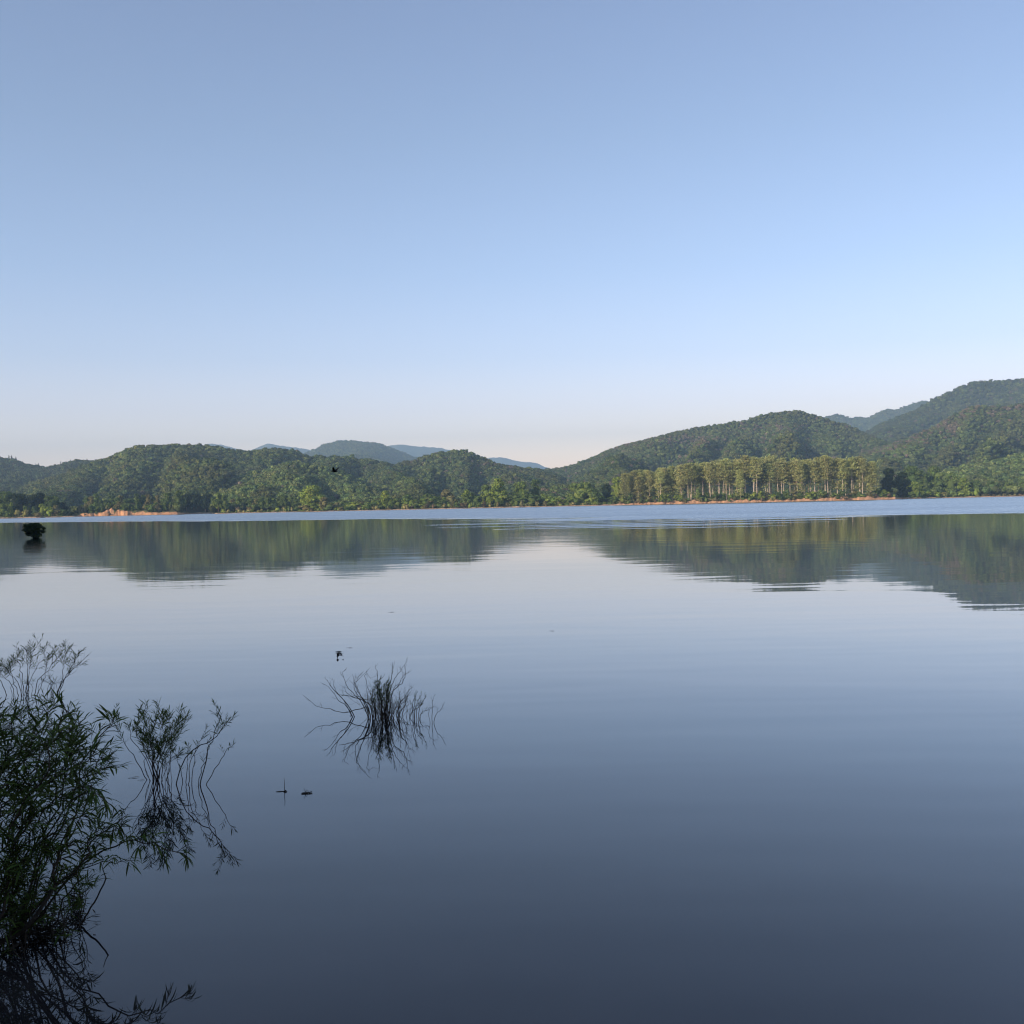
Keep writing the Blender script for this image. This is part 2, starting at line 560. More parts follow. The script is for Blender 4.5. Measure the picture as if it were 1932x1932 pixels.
def join(parts):
    V = []; Q = []; o = 0
    for v, q in parts:
        V.append(v); Q.append(np.asarray(q) + o); o += len(v)
    return np.concatenate(V), np.concatenate(Q)


def crown(w, h, nblob, nleaf, leaf, seed, taper=0.5, base=0.0, skirt=False):
    """leaf clumps gathered on many small boughs; w width, h height, base = bare height below"""
    rng = np.random.default_rng(seed)
    hh = h - base
    cz = base + hh * 0.5
    parts = []
    t = np.linspace(0.04, 0.96, nblob)
    rng.shuffle(t)
    for i in range(nblob):
        f = t[i]
        prof = math.sin(PI * min(1, f ** taper * 0.94 + 0.03)) ** 0.6 if not skirt else (1 - f) ** 0.5 * 0.95 + 0.05
        an = rng.uniform(0, 2 * PI)
        rr = 0.5 * w * prof * rng.uniform(0.35, 0.92)
        br = min(w, hh) * rng.uniform(0.13, 0.25)
        c = np.array([math.cos(an) * rr, math.sin(an) * rr, base + f * hh])
        c[2] = min(c[2], h - br * 0.7); c[2] = max(c[2], base + br * 0.4)
        n = max(6, int(nleaf / nblob * (br / (min(w, hh) * 0.19)) ** 2))
        d = sphere_dirs(n, rng)
        d[:, 2] = np.where(d[:, 2] < -0.35, -d[:, 2], d[:, 2])
        P = c + d * br * rng.uniform(0.7, 1.12, (n, 1)) * np.array([1.1, 1.1, 0.85])
        Nn = d + rng.normal(scale=0.45, size=(n, 3)); Nn /= np.linalg.norm(Nn, axis=1, keepdims=True)
        parts.append(quads_from(P, Nn, leaf, rng))
        parts.append(core(c, (br * 0.72, br * 0.72, br * 0.6), 6, 4))
    parts.append(core((0, 0, cz - hh * 0.03), (w * 0.24, w * 0.24, hh * 0.36)))
    return join(parts)


def conifer(w, h, base, tiers, seed, leaf):
    rng = np.random.default_rng(seed)
    parts = []
    for i in range(tiers):
        f = i / (tiers - 1)
        z = base + (h - base) * f
        R = 0.5 * w * (1 - f) ** 0.8 + 0.25
        n = int(10 + 26 * (1 - f))
        an = rng.uniform(0, 2 * PI, n); rr = R * np.sqrt(rng.uniform(0.08, 1, n)) * rng.uniform(0.75, 1.1, n)
        P = np.stack([np.cos(an) * rr, np.sin(an) * rr, z - rr * 0.25 + rng.normal(scale=0.25, size=n)], 1)
        Nn = np.stack([np.cos(an) * 0.5, np.sin(an) * 0.5, np.ones(n)], 1) + rng.normal(scale=0.3, size=(n, 3))
        Nn /= np.linalg.norm(Nn, axis=1, keepdims=True)
        parts.append(quads_from(P, Nn, leaf, rng))
    parts.append(core((0, 0, base + (h - base) * 0.4), (w * 0.16, w * 0.16, (h - base) * 0.42)))
    return join(parts)


def dome(w, h, nleaf, leaf, seed):
    """rounded crown of a closed wood: one dome with a few boughs standing out of it"""
    rng = np.random.default_rng(seed)
    parts = []
    lobes = [((0, 0, h * 0.42), w * 0.40, h * 0.46)]
    for k in range(5):
        an = k * 1.257 + rng.uniform(-0.5, 0.5); r = w * rng.uniform(0.2, 0.34)
        br = w * rng.uniform(0.17, 0.24)
        lobes.append(((math.cos(an) * r, math.sin(an) * r, h * rng.uniform(0.35, 0.72)), br, br * 0.85))
    for c, rx, rz in lobes:
        n = int(nleaf * (rx / w) ** 2 * 4)
        d = sphere_dirs(n, rng); d[:, 2] = np.where(d[:, 2] < -0.2, -d[:, 2], d[:, 2])
        P = np.array(c) + d * np.array([rx, rx, rz]) * rng.uniform(0.85, 1.12, (n, 1))
        Nn = d + rng.normal(scale=0.25, size=(n, 3)); Nn /= np.linalg.norm(Nn, axis=1, keepdims=True)
        parts.append(quads_from(P, Nn, leaf, rng))
        parts.append(core(c, (rx * 0.86, rx * 0.86, rz * 0.86), 8, 5))
    return join(parts)


# forms shared by the woods (kept outside the scene; the woods place them)
forms = bpy.data.collections.new('tree_forms')


def add_form(name, V, Q):
    me = np_mesh(name, V, Q)
    me.materials.append(M_FOREST)
    o = bpy.data.objects.new(name, me)
    forms.objects.link(o)


fi = 0
for k in range(6):
    V, Q = dome(7.4 + 0.3 * (k % 2), 6.0 + 0.5 * (k % 3), 130, 1.15, 100 + k)
    add_form('form_%02d' % fi, V, Q); fi += 1
for k in range(2):
    V, Q = conifer(5.4, 9.8, 0.6, 9, 140 + k, 1.2)
    add_form('form_%02d' % fi, V, Q); fi += 1
# slim, open grown crown with bare lower stem
for k in range(2):
    V, Q = crown(4.2, 11.0, 8, 130, 1.0, 160 + k, taper=0.8, base=4.5)
    mbt = MB(); mbt.tube([Vector((0, 0, 0)), Vector((0.1, 0, 4)), Vector((0, 0.1, 8))], 0.28, 0.12, 5)
    V2 = np.array([tuple(v) for v in mbt.v]); Q2 = np.array(mbt.q)
    V, Q = join([(V, Q), (V2, Q2)])
    add_form('form_%02d' % fi, V, Q); fi += 1

ng = bpy.data.node_groups.new('wood', 'GeometryNodeTree')
ng.interface.new_socket('Geometry', in_out='INPUT', socket_type='NodeSocketGeometry')
ng.interface.new_socket('Geometry', in_out='OUTPUT', socket_type='NodeSocketGeometry')
gi = ng.nodes.new('NodeGroupInput'); go = ng.nodes.new('NodeGroupOutput')
ci = ng.nodes.new('GeometryNodeCollectionInfo')
ci.inputs['Collection'].default_value = forms
ci.inputs['Separate Children'].default_value = True
ci.inputs['Reset Children'].default_value = True
iop = ng.nodes.new('GeometryNodeInstanceOnPoints')
iop.inputs['Pick Instance'].default_value = True


def named(nm, dt):
    n = ng.nodes.new('GeometryNodeInputNamedAttribute'); n.data_type = dt
    n.inputs['Name'].default_value = nm
    return n.outputs['Attribute']


ng.links.new(gi.outputs[0], iop.inputs['Points'])
ng.links.new(ci.outputs[0], iop.inputs['Instance'])
ng.links.new(named('form', 'INT'), iop.inputs['Instance Index'])
e2r = ng.nodes.new('FunctionNodeEulerToRotation')
ng.links.new(named('turn', 'FLOAT_VECTOR'), e2r.inputs[0])
ng.links.new(e2r.outputs[0], iop.inputs['Rotation'])
ng.links.new(named('size', 'FLOAT_VECTOR'), iop.inputs['Scale'])
ng.links.new(iop.outputs[0], go.inputs[0])

GREENS = np.array([(0.084, 0.110, 0.046), (0.104, 0.130, 0.052), (0.064, 0.090, 0.044), (0.126, 0.142, 0.058), (0.090, 0.104, 0.052)]) * np.array([1.16, 1.30, 1.10])
CONIF = np.array([(0.030, 0.042, 0.022), (0.040, 0.048, 0.026)]) * 1.6
BROWN = np.array([(0.170, 0.142, 0.098), (0.150, 0.138, 0.084), (0.195, 0.165, 0.128)])


def wood(name, label, P, seed, scale=1.0, brown=None, conif=0.08, tone=1.0, slim=0.0):
    """one far-off wood as one object: P are the places of its trees"""
    rng = np.random.default_rng(seed)
    n = len(P)
    me = np_mesh(name, P)
    form = rng.integers(0, 6, n)
    c = GREENS[rng.integers(0, 5, n)] * rng.uniform(0.62, 1.35, (n, 1))
    # drifts of lighter and darker kinds
    dr_ = fbm(P[:, 0] / 70.0, P[:, 1] / 70.0, 3, seed)
    c = c * (0.72 + 0.56 * dr_)[:, None]
    warm = np.clip((fbm(P[:, 0] / 45.0, P[:, 1] / 45.0, 3, seed + 9) - 0.52) * 6, 0, 1)[:, None]
    c = c * (1 - warm * 0.5) + np.array([0.135, 0.138, 0.066]) * warm * 0.5
    cm = rng.uniform(size=n) < (conif if conif > 0.2 else 0.0) * 0.5 * fbm(P[:, 0] / 60.0, P[:, 1] / 60.0, 2, seed + 4)
    form = np.where(cm, rng.integers(6, 8, n), form)
    c = np.where(cm[:, None], CONIF[rng.integers(0, 2, n)] * rng.uniform(0.8, 1.3, (n, 1)), c)
    sm = rng.uniform(size=n) < slim
    form = np.where(sm & ~cm, rng.integers(8, 10, n), form)
    if brown is not None:
        px_, py_ = to_px(P)
        pb = brown(px_, py_)
        bm_ = rng.uniform(size=n) < pb
        c = np.where(bm_[:, None], BROWN[rng.integers(0, 3, n)] * rng.uniform(0.7, 1.25, (n, 1)), c)
    odd = rng.uniform(size=n) < 0.012
    c = np.where(odd[:, None], BROWN[2] * 0.85, c)
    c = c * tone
    sc = rng.uniform(0.75, 1.25, (n, 1)) * np.stack([rng.uniform(0.85, 1.15, n), rng.uniform(0.85, 1.15, n), rng.uniform(0.85, 1.2, n)], 1) * scale
    turn = np.zeros((n, 3)); turn[:, 2] = rng.uniform(0, 2 * PI, n)
    a = me.attributes.new('form', 'INT', 'POINT'); a.data.foreach_set('value', form.astype(np.int32))
    for nm, arr in (('turn', turn), ('size', sc), ('tint', c)):
        a = me.attributes.new(nm, 'FLOAT_VECTOR', 'POINT'); a.data.foreach_set('vector', arr.astype(np.float32).ravel())
    o = link(name, me)
    md_ = o.modifiers.new('wood', 'NODES'); md_.node_group = ng
    tag(o, label, 'forest', kind='stuff')
    return o


class Hill:
    """a real ridge: its crest runs across the view at distance Yr, its flank falls to Y0"""
    def __init__(s, ridge, Yr, Y0, canopy, seed, spur=0.25, z0=2.0, ends=40, expo=1.15, step=3.0, back=1.5, cove=False, gully=()):
        s.Yr, s.Y0, s.seed, s.cove, s.gully = Yr, Y0, seed, cove, gully
        px = np.array([p[0] for p in ridge], float); py = np.array([p[1] for p in ridge], float)
        s.p = np.arange(px[0], px[-1] + step, step)
        yy = np.interp(s.p, px, py)
        # soften the traced corners
        k = np.hanning(7); k /= k.sum()
        yy = np.convolve(np.pad(yy, 3, mode='edge'), k, 'valid')
        pts = np.array([tuple(at(a, b, Yr)) for a, b in zip(s.p, yy)])
        s.a = pts[:, 0] / Yr
        zr = pts[:, 2] - canopy
        zr += (vnoise(s.p / 5.0, s.p * 0, seed) - 0.5) * canopy * 0.25
        ef = np.clip(np.minimum(s.p - s.p[0] + step, s.p[-1] - s.p + step) / ends, 0, 1)
        s.zr = np.maximum(zr, 0.5) * (0.25 + 0.75 * ef)
        s.z0, s.spur, s.expo, s.back = z0, spur, expo, back
        s.v = np.concatenate([np.linspace(0, 1, 40), np.linspace(1, back, 14)[1:]])
        A, Vv = np.meshgrid(s.a, s.v, indexing='ij')
        Y = Y0 + (Yr - Y0) * Vv
        s.Y = Y; s.X = A * Y
        s.Z = s.height(A, Vv)

    def height(s, A, v):
        zr = np.interp(A, s.a, s.zr)
        Y = s.Y0 + (s.Yr - s.Y0) * v
        X = A * Y
        f = np.clip(v, 0, 1) ** s.expo
        lam = 0.085 * s.Yr
        n = 0.22 - np.minimum(1.0, np.abs(2 * fbm(X / lam + v * 0.9, v * 1.2 + 4, 2, s.seed) - 1) * 2.4)
        n2 = fbm(X / (lam * 0.35), Y / (lam * 0.5), 3, s.seed + 3) - 0.5
        w = 4 * np.clip(v, 0, 1) * (1 - np.clip(v, 0, 1))
        z = s.z0 + (zr - s.z0) * f + (zr - s.z0) * w * (s.spur * 0.85 * n + s.spur * 0.6 * n2)
        for p0, p1, wd, dp in s.gully:
            z = z - (zr - s.z0) * dp * w ** 0.7 * np.exp(-((px_of(A) - (p0 + (p1 - p0) * v)) / wd) ** 2)
        z = np.maximum(z, s.z0 * 0.6)
        # the flank never hides its own crest
        lim = CAM_H + (zr - CAM_H) * Y / s.Yr - 0.02 * (1 - v) * zr
        z = np.where(v < 1, np.minimum(z, lim), z)
        if s.cove:
            p = px_of(A)
            z = np.where((p > 343) & (p < 403) & (Y < 925), -1.5, z)
        fb = np.clip((v - 1) / (s.back - 1 + 1e-6), 0, 1)
        return np.where(v > 1, zr * (1 - fb * fb * 1.05), z)

    def build(s, name, label, m):
        nA, nV = s.X.shape
        idx = np.arange(nA * nV).reshape(nA, nV)
        q = np.stack([idx[:-1, :-1], idx[1:, :-1], idx[1:, 1:], idx[:-1, 1:]], -1).reshape(-1, 4)
        o = link(name, np_mesh(name, np.stack([s.X, s.Y, s.Z], -1).reshape(-1, 3), q, smooth=True), m)
        tag(o, label, 'hill', kind='structure')
        return o

    def trees(s, spacing, seed, vmax=1.06, vmin=0.0):
        rng = np.random.default_rng(seed)
        ys = np.arange(s.Y0 + vmin * (s.Yr - s.Y0), s.Y0 + vmax * (s.Yr - s.Y0), spacing)
        P = []
        for y in ys:
            x0, x1 = s.a[0] * y, s.a[-1] * y
            if x1 - x0 < spacing: continue
            x = np.arange(x0, x1, spacing) + rng.uniform(-0.45, 0.45, len(np.arange(x0, x1, spacing))) * spacing
            yy = y + rng.uniform(-0.5, 0.5, len(x)) * spacing
            P.append(np.stack([x, yy], 1))
        P = np.concatenate(P)
        a = P[:, 0] / P[:, 1]
        v = (P[:, 1] - s.Y0) / (s.Yr - s.Y0)
        ok = (a > s.a[0]) & (a < s.a[-1]) & (v > 0)
        P, a, v = P[ok], a[ok], v[ok]
        z = s.height(a, v) - 0.3
        P3 = np.concatenate([P, z[:, None]], 1)
        px_, py_ = to_px(P3)
        ok = (px_ > -90) & (px_ < 2022) & (z > 0.8)
        return P3[ok]


# ---- hills, each with the wood that covers it
hA = Hill([(-260, 835), (-120, 842), (-40, 852), (0, 859), (33, 865), (53, 873), (87, 878), (100, 877), (119, 871), (140, 865.5), (160, 865), (178, 867), (215, 874), (260, 890)], 1900, 1250, 8, 3, ends=60)
hA.build('hill', 'dark wooded hill with a conifer-tipped crest at the left edge of the view', M_HILL)
wood('forest', 'dark mixed woodland with pointed conifers on the hill at the left edge', hA.trees(6.2, 1), 1, 1.0, conif=0.30, tone=0.8)

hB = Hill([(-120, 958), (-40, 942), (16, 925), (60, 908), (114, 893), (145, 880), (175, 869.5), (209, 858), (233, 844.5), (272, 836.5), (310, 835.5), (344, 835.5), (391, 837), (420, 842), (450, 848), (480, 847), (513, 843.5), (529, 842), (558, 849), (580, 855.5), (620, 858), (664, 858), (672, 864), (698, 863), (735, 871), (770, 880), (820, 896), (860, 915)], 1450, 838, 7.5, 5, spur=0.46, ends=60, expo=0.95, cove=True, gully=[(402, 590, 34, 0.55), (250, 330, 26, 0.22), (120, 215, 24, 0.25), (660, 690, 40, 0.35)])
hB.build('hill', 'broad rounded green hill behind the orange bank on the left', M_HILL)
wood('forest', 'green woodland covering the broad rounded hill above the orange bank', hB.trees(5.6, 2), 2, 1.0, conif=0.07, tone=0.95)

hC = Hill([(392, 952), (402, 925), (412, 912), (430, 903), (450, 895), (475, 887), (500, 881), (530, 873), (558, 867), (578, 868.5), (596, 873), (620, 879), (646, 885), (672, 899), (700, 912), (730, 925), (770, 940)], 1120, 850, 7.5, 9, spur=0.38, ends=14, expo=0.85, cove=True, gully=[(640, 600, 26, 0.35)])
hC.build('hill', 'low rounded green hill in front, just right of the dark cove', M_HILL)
wood('forest', 'woodland on the low rounded hill just right of the dark cove', hC.trees(5.2, 3), 3, 0.95, conif=0.06, slim=0.0, tone=1.35)  # raised tone here, lowered on the hill behind, paints a sunlit flank

hD = Hill([(600, 935), (650, 915), (690, 895), (735, 877), (762, 868.5), (799, 857), (831, 848), (860, 844), (881, 846), (902, 857), (931, 867), (958, 874), (1000, 880), (1032, 885), (1060, 895), (1100, 915)], 1480, 960, 7.5, 14, spur=0.42, ends=40, gully=[(700, 800, 24, 0.35), (930, 900, 26, 0.3), (830, 850, 18, 0.2)])
hD.build('hill', 'pointed green hill at the middle of the far shore', M_HILL)
wood('forest', 'woodland on the pointed hill at the middle of the far shore', hD.trees(5.2, 4), 4, 0.86,
     brown=lambda x, y: np.where((x > 905) & (x < 985) & (y < 885), 0.25, 0.03), conif=0.12)


def brown_E(x, y):
    b1 = np.exp(-((x - 1300) / 75) ** 2 - ((y - 836 + (x - 1300) * 0.03) / 8) ** 2) * 0.65
    b2 = np.exp(-((x - 1480) / 60) ** 2 - ((y - 812) / 9) ** 2) * 0.35
    return b1 + b2 + 0.04


hE = Hill([(930, 915), (960, 897), (1000, 888), (1032, 882), (1060, 879), (1085, 873), (1114, 861), (1159, 841.5), (1193, 832), (1230, 823), (1265, 814.5), (1291, 808), (1320, 803), (1349, 798), (1380, 793), (1406, 789), (1441, 779), (1465, 774.5), (1487, 772), (1507, 770.5), (1537, 779), (1561, 788), (1597, 796.5), (1624, 809), (1643, 818), (1690, 840), (1740, 870), (1800, 905)], 1850, 900, 8, 21, spur=0.46, ends=60, expo=1.0, gully=[(1180, 1330, 40, 0.38), (1420, 1440, 36, 0.35), (1560, 1530, 40, 0.4), (1290, 1400, 26, 0.25), (1640, 1600, 30, 0.3)])
hE.build('hill', 'long wooded hill rising to the right behind the pine stand', M_HILL)
wood('forest', 'woodland with a faint brown band on the long hill behind the pine stand', hE.trees(5.6, 5), 5, 0.93, brown=brown_E, conif=0.10, tone=0.98)


def brown_G(x, y):
    ln = np.interp(x, [1590, 1640, 1700, 1740, 1770, 1800, 1835, 1870], [862, 850, 835, 822, 807, 786, 772, 770])
    b1 = np.exp(-((y - ln - 4) / 11) ** 2) * np.where((x > 1590) & (x < 1960), 0.45, 0)
    b2 = np.exp(-((x - 1797) / 13) ** 2 - ((y - 812) / 13) ** 2) * 1.0
    return np.clip(b1 + b2 + 0.03, 0, 1)


hF = Hill([(1500, 905), (1560, 880), (1597, 861), (1637, 846), (1665, 837.5), (1700, 826.5), (1733, 813), (1766, 799), (1798, 777.5), (1834, 762.5), (1869, 760.5), (1896, 763), (1932, 755.5), (1990, 745), (2080, 745), (2200, 760)], 1650, 950, 8, 33, spur=0.42, ends=50, expo=0.95, gully=[(1760, 1880, 40, 0.38), (1690, 1800, 30, 0.3), (1890, 1950, 36, 0.35)])
hF.build('hill', 'right-hand hill with a rusty brown spur, in front of the tallest slope', M_HILL)
wood('forest', 'woodland with rusty brown dead trees along the spur of the right-hand hill', hF.trees(5.4, 6), 6, 0.90, brown=brown_G, conif=0.06, tone=1.0)

hG = Hill([(1640, 925), (1690, 908), (1730, 897), (1770, 886), (1798, 879), (1842, 871), (1896, 859.5), (1932, 851.5), (1990, 842), (2100, 838)], 1120, 866, 7.5, 38, spur=0.2, ends=40, expo=0.95)
hG.build('hill', 'low pale green slope above the shore at the right edge', M_HILL)
wood('forest', 'lighter green woodland on the low slope at the right edge', hG.trees(5.8, 7), 7, 1.0, conif=0.03, tone=1.3, slim=0.0)

hH = Hill([(1560, 850), (1600, 830), (1637, 813), (1657, 799.5), (1692, 786), (1733, 769.5), (1766, 748), (1796, 735), (1836, 718), (1869, 717), (1896, 715), (1932, 713.5), (1990, 708), (2100, 715), (2250, 730)], 2600, 1500, 8, 45, spur=0.42, ends=60, gully=[(1780, 1860, 36, 0.3), (1700, 1790, 30, 0.3)])
hH.build('hill', 'tallest dark green mountain slope rising out of the right edge', M_HILL)
wood('forest', 'dense woodland on the tallest slope at the right edge', hH.trees(7.6, 8), 8, 1.25, conif=0.10, tone=0.75, brown=lambda x, y: np.where(y < 728, 0.2, 0.02))

# ---- distant blue mountains
M_DEFS = [
    ([(520, 870), (560, 862), (590, 849), (616, 837), (638, 831.5), (672, 832), (712, 835.5), (736, 843.5), (765, 855.5), (790, 866), (830, 885), (870, 900)], 4300, 2400, 'rounded blue-green mountain beyond the gap in the left hills', 51),
    ([(360, 850), (397, 836), (423, 839.6), (460, 849), (500, 866), (540, 880)], 7500, 5200, 'faint blue ridge just showing behind the broad left hill', 52),
    ([(420, 870), (455, 858), (479, 846), (505, 836), (535, 841), (574, 846), (610, 852), (660, 868), (700, 885)], 7600, 5000, 'pale blue peak left of the rounded blue-green mountain', 53),
    ([(680, 865), (710, 850), (733, 841), (751, 837.5), (791, 841.5), (828, 844.5), (870, 852), (910, 866), (950, 885)], 7800, 5200, 'pale blue ridge right of the rounded blue-green mountain', 54),
    ([(840, 880), (890, 868), (926, 863.5), (947, 862), (971, 868.5), (985, 871), (1011, 872.5), (1029, 881), (1060, 890), (1100, 900)], 8800, 5800, 'faint blue ridge low in the gap between the hills', 55),
    ([(1480, 810), (1530, 795), (1560, 785.5), (1575, 781.5), (1591, 784), (1607, 789), (1621, 786), (1637, 788), (1657, 777), (1673, 771.5), (1689, 773), (1719, 762.5), (1744, 755), (1755, 758), (1800, 750), (1860, 760), (1950, 790)], 4200, 3000, 'blue notched mountain between the long hill and the tallest slope', 56),
]
for k, (rg, Yr, Y0, lab, sd_) in enumerate(M_DEFS):
    hM = Hill(rg, Yr, Y0, 7 if Yr < 5000 else 2, sd_, spur=0.3, ends=30, step=2.0, back=1.22)
    hM.Z += (fbm(hM.X / 30, hM.Y / 30, 2, sd_) - 0.5) * 8 * (hM.v[None, :] < 1.02)
    hM.build('mountain', lab, M_MOUNT)['category'] = 'mountain'
    if Yr < 5000:
        wood('forest', 'hazy blue-green woodland on the ' + ('rounded mountain in the gap of the left hills' if k == 0 else 'notched mountain left of the tallest slope'), hM.trees(9.0, 60 + k, vmin=0.25), 60 + k, 1.4, conif=0.0, tone=0.9, slim=0.0)


# ------------------------------------------------------------------ trees and shrubs of the far shore
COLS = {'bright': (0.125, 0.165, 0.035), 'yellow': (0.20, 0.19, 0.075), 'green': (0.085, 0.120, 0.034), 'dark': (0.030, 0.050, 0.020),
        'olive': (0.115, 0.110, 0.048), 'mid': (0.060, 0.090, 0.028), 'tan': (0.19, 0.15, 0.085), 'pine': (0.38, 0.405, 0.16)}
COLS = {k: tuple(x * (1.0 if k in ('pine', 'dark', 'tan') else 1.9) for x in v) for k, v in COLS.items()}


def seat(px, d):
    """ground point at picture column px, d metres behind the water's edge"""
    a = float(a_of(px))
    # column correction for the roll, at the height of the shore
    Y = float(shore_Y(a)) + d
    P = at(px, 971.5 - 0.0214 * px, Y)
    z = float(ground_z(P.x, P.y))
    return Vector((P.x, P.y, z))


shrub_forms = []
for k in range(9):
    V, Q = crown(1.0, 0.9 + 0.06 * (k % 4), 11, 330, 0.12, 300 + k, taper=0.5)
    shrub_forms.append(np_mesh('shrub', V, Q)); shrub_forms[-1].materials.append(M_CROWN)
low_forms = []
for k in range(5):
    V, Q = crown(1.6, 0.62, 11, 330, 0.14, 330 + k, taper=0.6)
    low_forms.append(np_mesh('shrub', V, Q)); low_forms[-1].materials.append(M_CROWN)
M_PX = 1 / F


def shrub(px, top, w, d, col, label, group=None, low=False, name='shrub', jit=0.12):
    P = seat(px, d)
    h = max(1.2, at(px, top, P.y).z - P.z)
    W_ = w * P.y / F
    me = random.choice(low_forms if low else shrub_forms)
    o = bpy.data.objects.new(name, me); COL.objects.link(o)
    dim = (1.6, 0.62) if low else (1.0, 1.0)
    o.location = P - Vector((0, 0, 0.25))
    o.scale = (W_ / dim[0] * 1.08, W_ / dim[0] * random.uniform(0.8, 1.05), (h + 0.25) / dim[1] * 1.03)
    o.rotation_euler = (0, 0, random.uniform(0, 6.28))
    c = COLS[col]; f = random.uniform(1 - jit, 1 + jit)
    o.color = (c[0] * f, c[1] * f, c[2] * f, 1)
    tag(o, label, 'shrub' if name == 'shrub' else 'tree', group)
    return o


def broadleaf(px, top, w, d, col, label, group=None, seed=0, taper=0.55, base=0.12, blobs=26, leaves=1500, foot=None):
    P = seat(px, d)
    h = at(px, top, P.y).z - P.z
    W_ = w * P.y / F
    r = empty('tree', P)
    V, Q = crown(W_, h, blobs, leaves, 0.055 * (W_ + h) * 0.5 + 0.25, seed, taper=taper, base=h * base)
    c = link('crown', np_mesh('crown', V, Q), M_CROWN, r)
    cc = COLS[col]; c.color = (*cc, 1)
    tm = MB()
    tm.tube([Vector((0, 0, -0.5)), Vector((0.1, 0, h * 0.25)), Vector((0.0, 0.15, h * 0.5)), Vector((0.1, 0.1, h * 0.8))], 0.028 * h, 0.008 * h, 7)
    for k in range(5):
        an = k * 1.3 + seed; z = h * (0.25 + 0.1 * k)
        tm.tube([Vector((0, 0, z)), Vector((math.cos(an) * W_ * 0.15, math.sin(an) * W_ * 0.15, z + h * 0.1)), Vector((math.cos(an) * W_ * 0.3, math.sin(an) * W_ * 0.3, z + h * 0.17))], 0.010 * h, 0.004 * h, 5)
    link('trunk', tm.mesh('trunk'), M_BARK, r)
    tag(r, label, 'tree', group)
    return r


def copy_tree(src, px, top, w, d, col, label, group=None):
    P = seat(px, d)
    o = src.copy(); COL.objects.link(o)
    o.location = P
    h = at(px, top, P.y).z - P.z
    W_ = w * P.y / F
    o.scale = (W_ / src['w0'], W_ / src['w0'], h / src['h0'])
    o.rotation_euler = (0, 0, random.uniform(0, 6.28))
    for k in ('w0', 'h0'):
        del o[k]
    for ch in src.children:
        c = ch.copy(); COL.objects.link(c); c.parent = o
        if ch.name.startswith('crown'):
            f = random.uniform(0.85, 1.15); cc = COLS[col]; c.color = (cc[0] * f, cc[1] * f, cc[2] * f, 1)
    if 'group' in o: del o['group']
    tag(o, label, 'tree', group)
    return o


def keep_size(r, top, w, px):
    r['w0'] = w * r.location.y / F
    r['h0'] = at(px, top, r.location.y).z - r.location.z


# -- left spit
big = []
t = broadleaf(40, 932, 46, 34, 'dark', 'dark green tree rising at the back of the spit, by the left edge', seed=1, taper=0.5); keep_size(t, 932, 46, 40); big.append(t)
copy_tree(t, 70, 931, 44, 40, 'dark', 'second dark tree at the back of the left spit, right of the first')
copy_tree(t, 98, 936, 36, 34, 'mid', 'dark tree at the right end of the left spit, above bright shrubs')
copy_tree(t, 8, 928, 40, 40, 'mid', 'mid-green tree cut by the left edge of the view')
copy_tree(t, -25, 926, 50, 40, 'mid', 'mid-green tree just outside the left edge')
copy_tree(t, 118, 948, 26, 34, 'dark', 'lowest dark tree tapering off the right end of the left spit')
for px, top, w, d, c, lab in [
    (21, 948, 12, 16, 'bright', 'narrow upright bright green shrub in front of the dark trees on the left spit'),
    (3, 950, 22, 14, 'green', 'tall green shrub cut by the left edge, on the sand'),
    (33, 961, 14, 7, 'yellow', 'yellowish shrub at the water, left of the round pale shrub'),
    (49, 961, 17, 6, 'yellow', 'round pale yellow shrub right at the water on the left spit'),
    (46, 953, 15, 17, 'green', 'green shrub behind the round pale yellow shrub'),
    (66, 957, 16, 12, 'mid', 'dull green shrub right of the round pale yellow shrub'),
    (80, 951, 18, 18, 'bright', 'bright green shrub, the tallest in the middle of the left spit'),
    (92, 958, 17, 10, 'bright', 'wide bright green shrub beside the tallest shrub of the left spit'),
    (106, 956, 20, 14, 'olive', 'brownish olive shrub near the right end of the left spit'),
    (118, 962, 18, 8, 'mid', 'dark low shrub at the right end of the left spit'),
    (132, 965, 16, 6, 'dark', 'last small dark shrub at the tip of the left spit'),
    (143, 968, 12, 4, 'olive', 'tiny olive shrub between the left spit and the orange bank'),
    (14, 965, 13, 5, 'green', 'low green shrub at the waterline by the left edge'),
    (72, 967, 18, 4, 'olive', 'low olive shrub on the thin sand of the left spit'),
]:
    shrub(px, top, w, d, c, lab)

# -- top and foot of the orange bank
for k, px in enumerate(np.linspace(152, 340, 24)):
    shrub(px + random.uniform(-3, 3), 951 - 0.0214 * (px - 250) + random.uniform(-5, 4), random.uniform(10, 17), 17 + random.uniform(0, 9), random.choice(['mid', 'green', 'mid', 'olive']),
          'bushy green sapling along the top edge of the orange bank', 'saplings along the top of the orange bank')
for px, top, w, lab in [(160, 969, 7, 'small brown tuft at the left foot of the orange bank'), (206, 966.5, 9, 'small brown tuft in the middle of the orange bank'), (243, 967, 6, 'small brown tuft on the right half of the orange bank')]:
    shrub(px, top, w, 2.5, 'tan', lab, low=True)

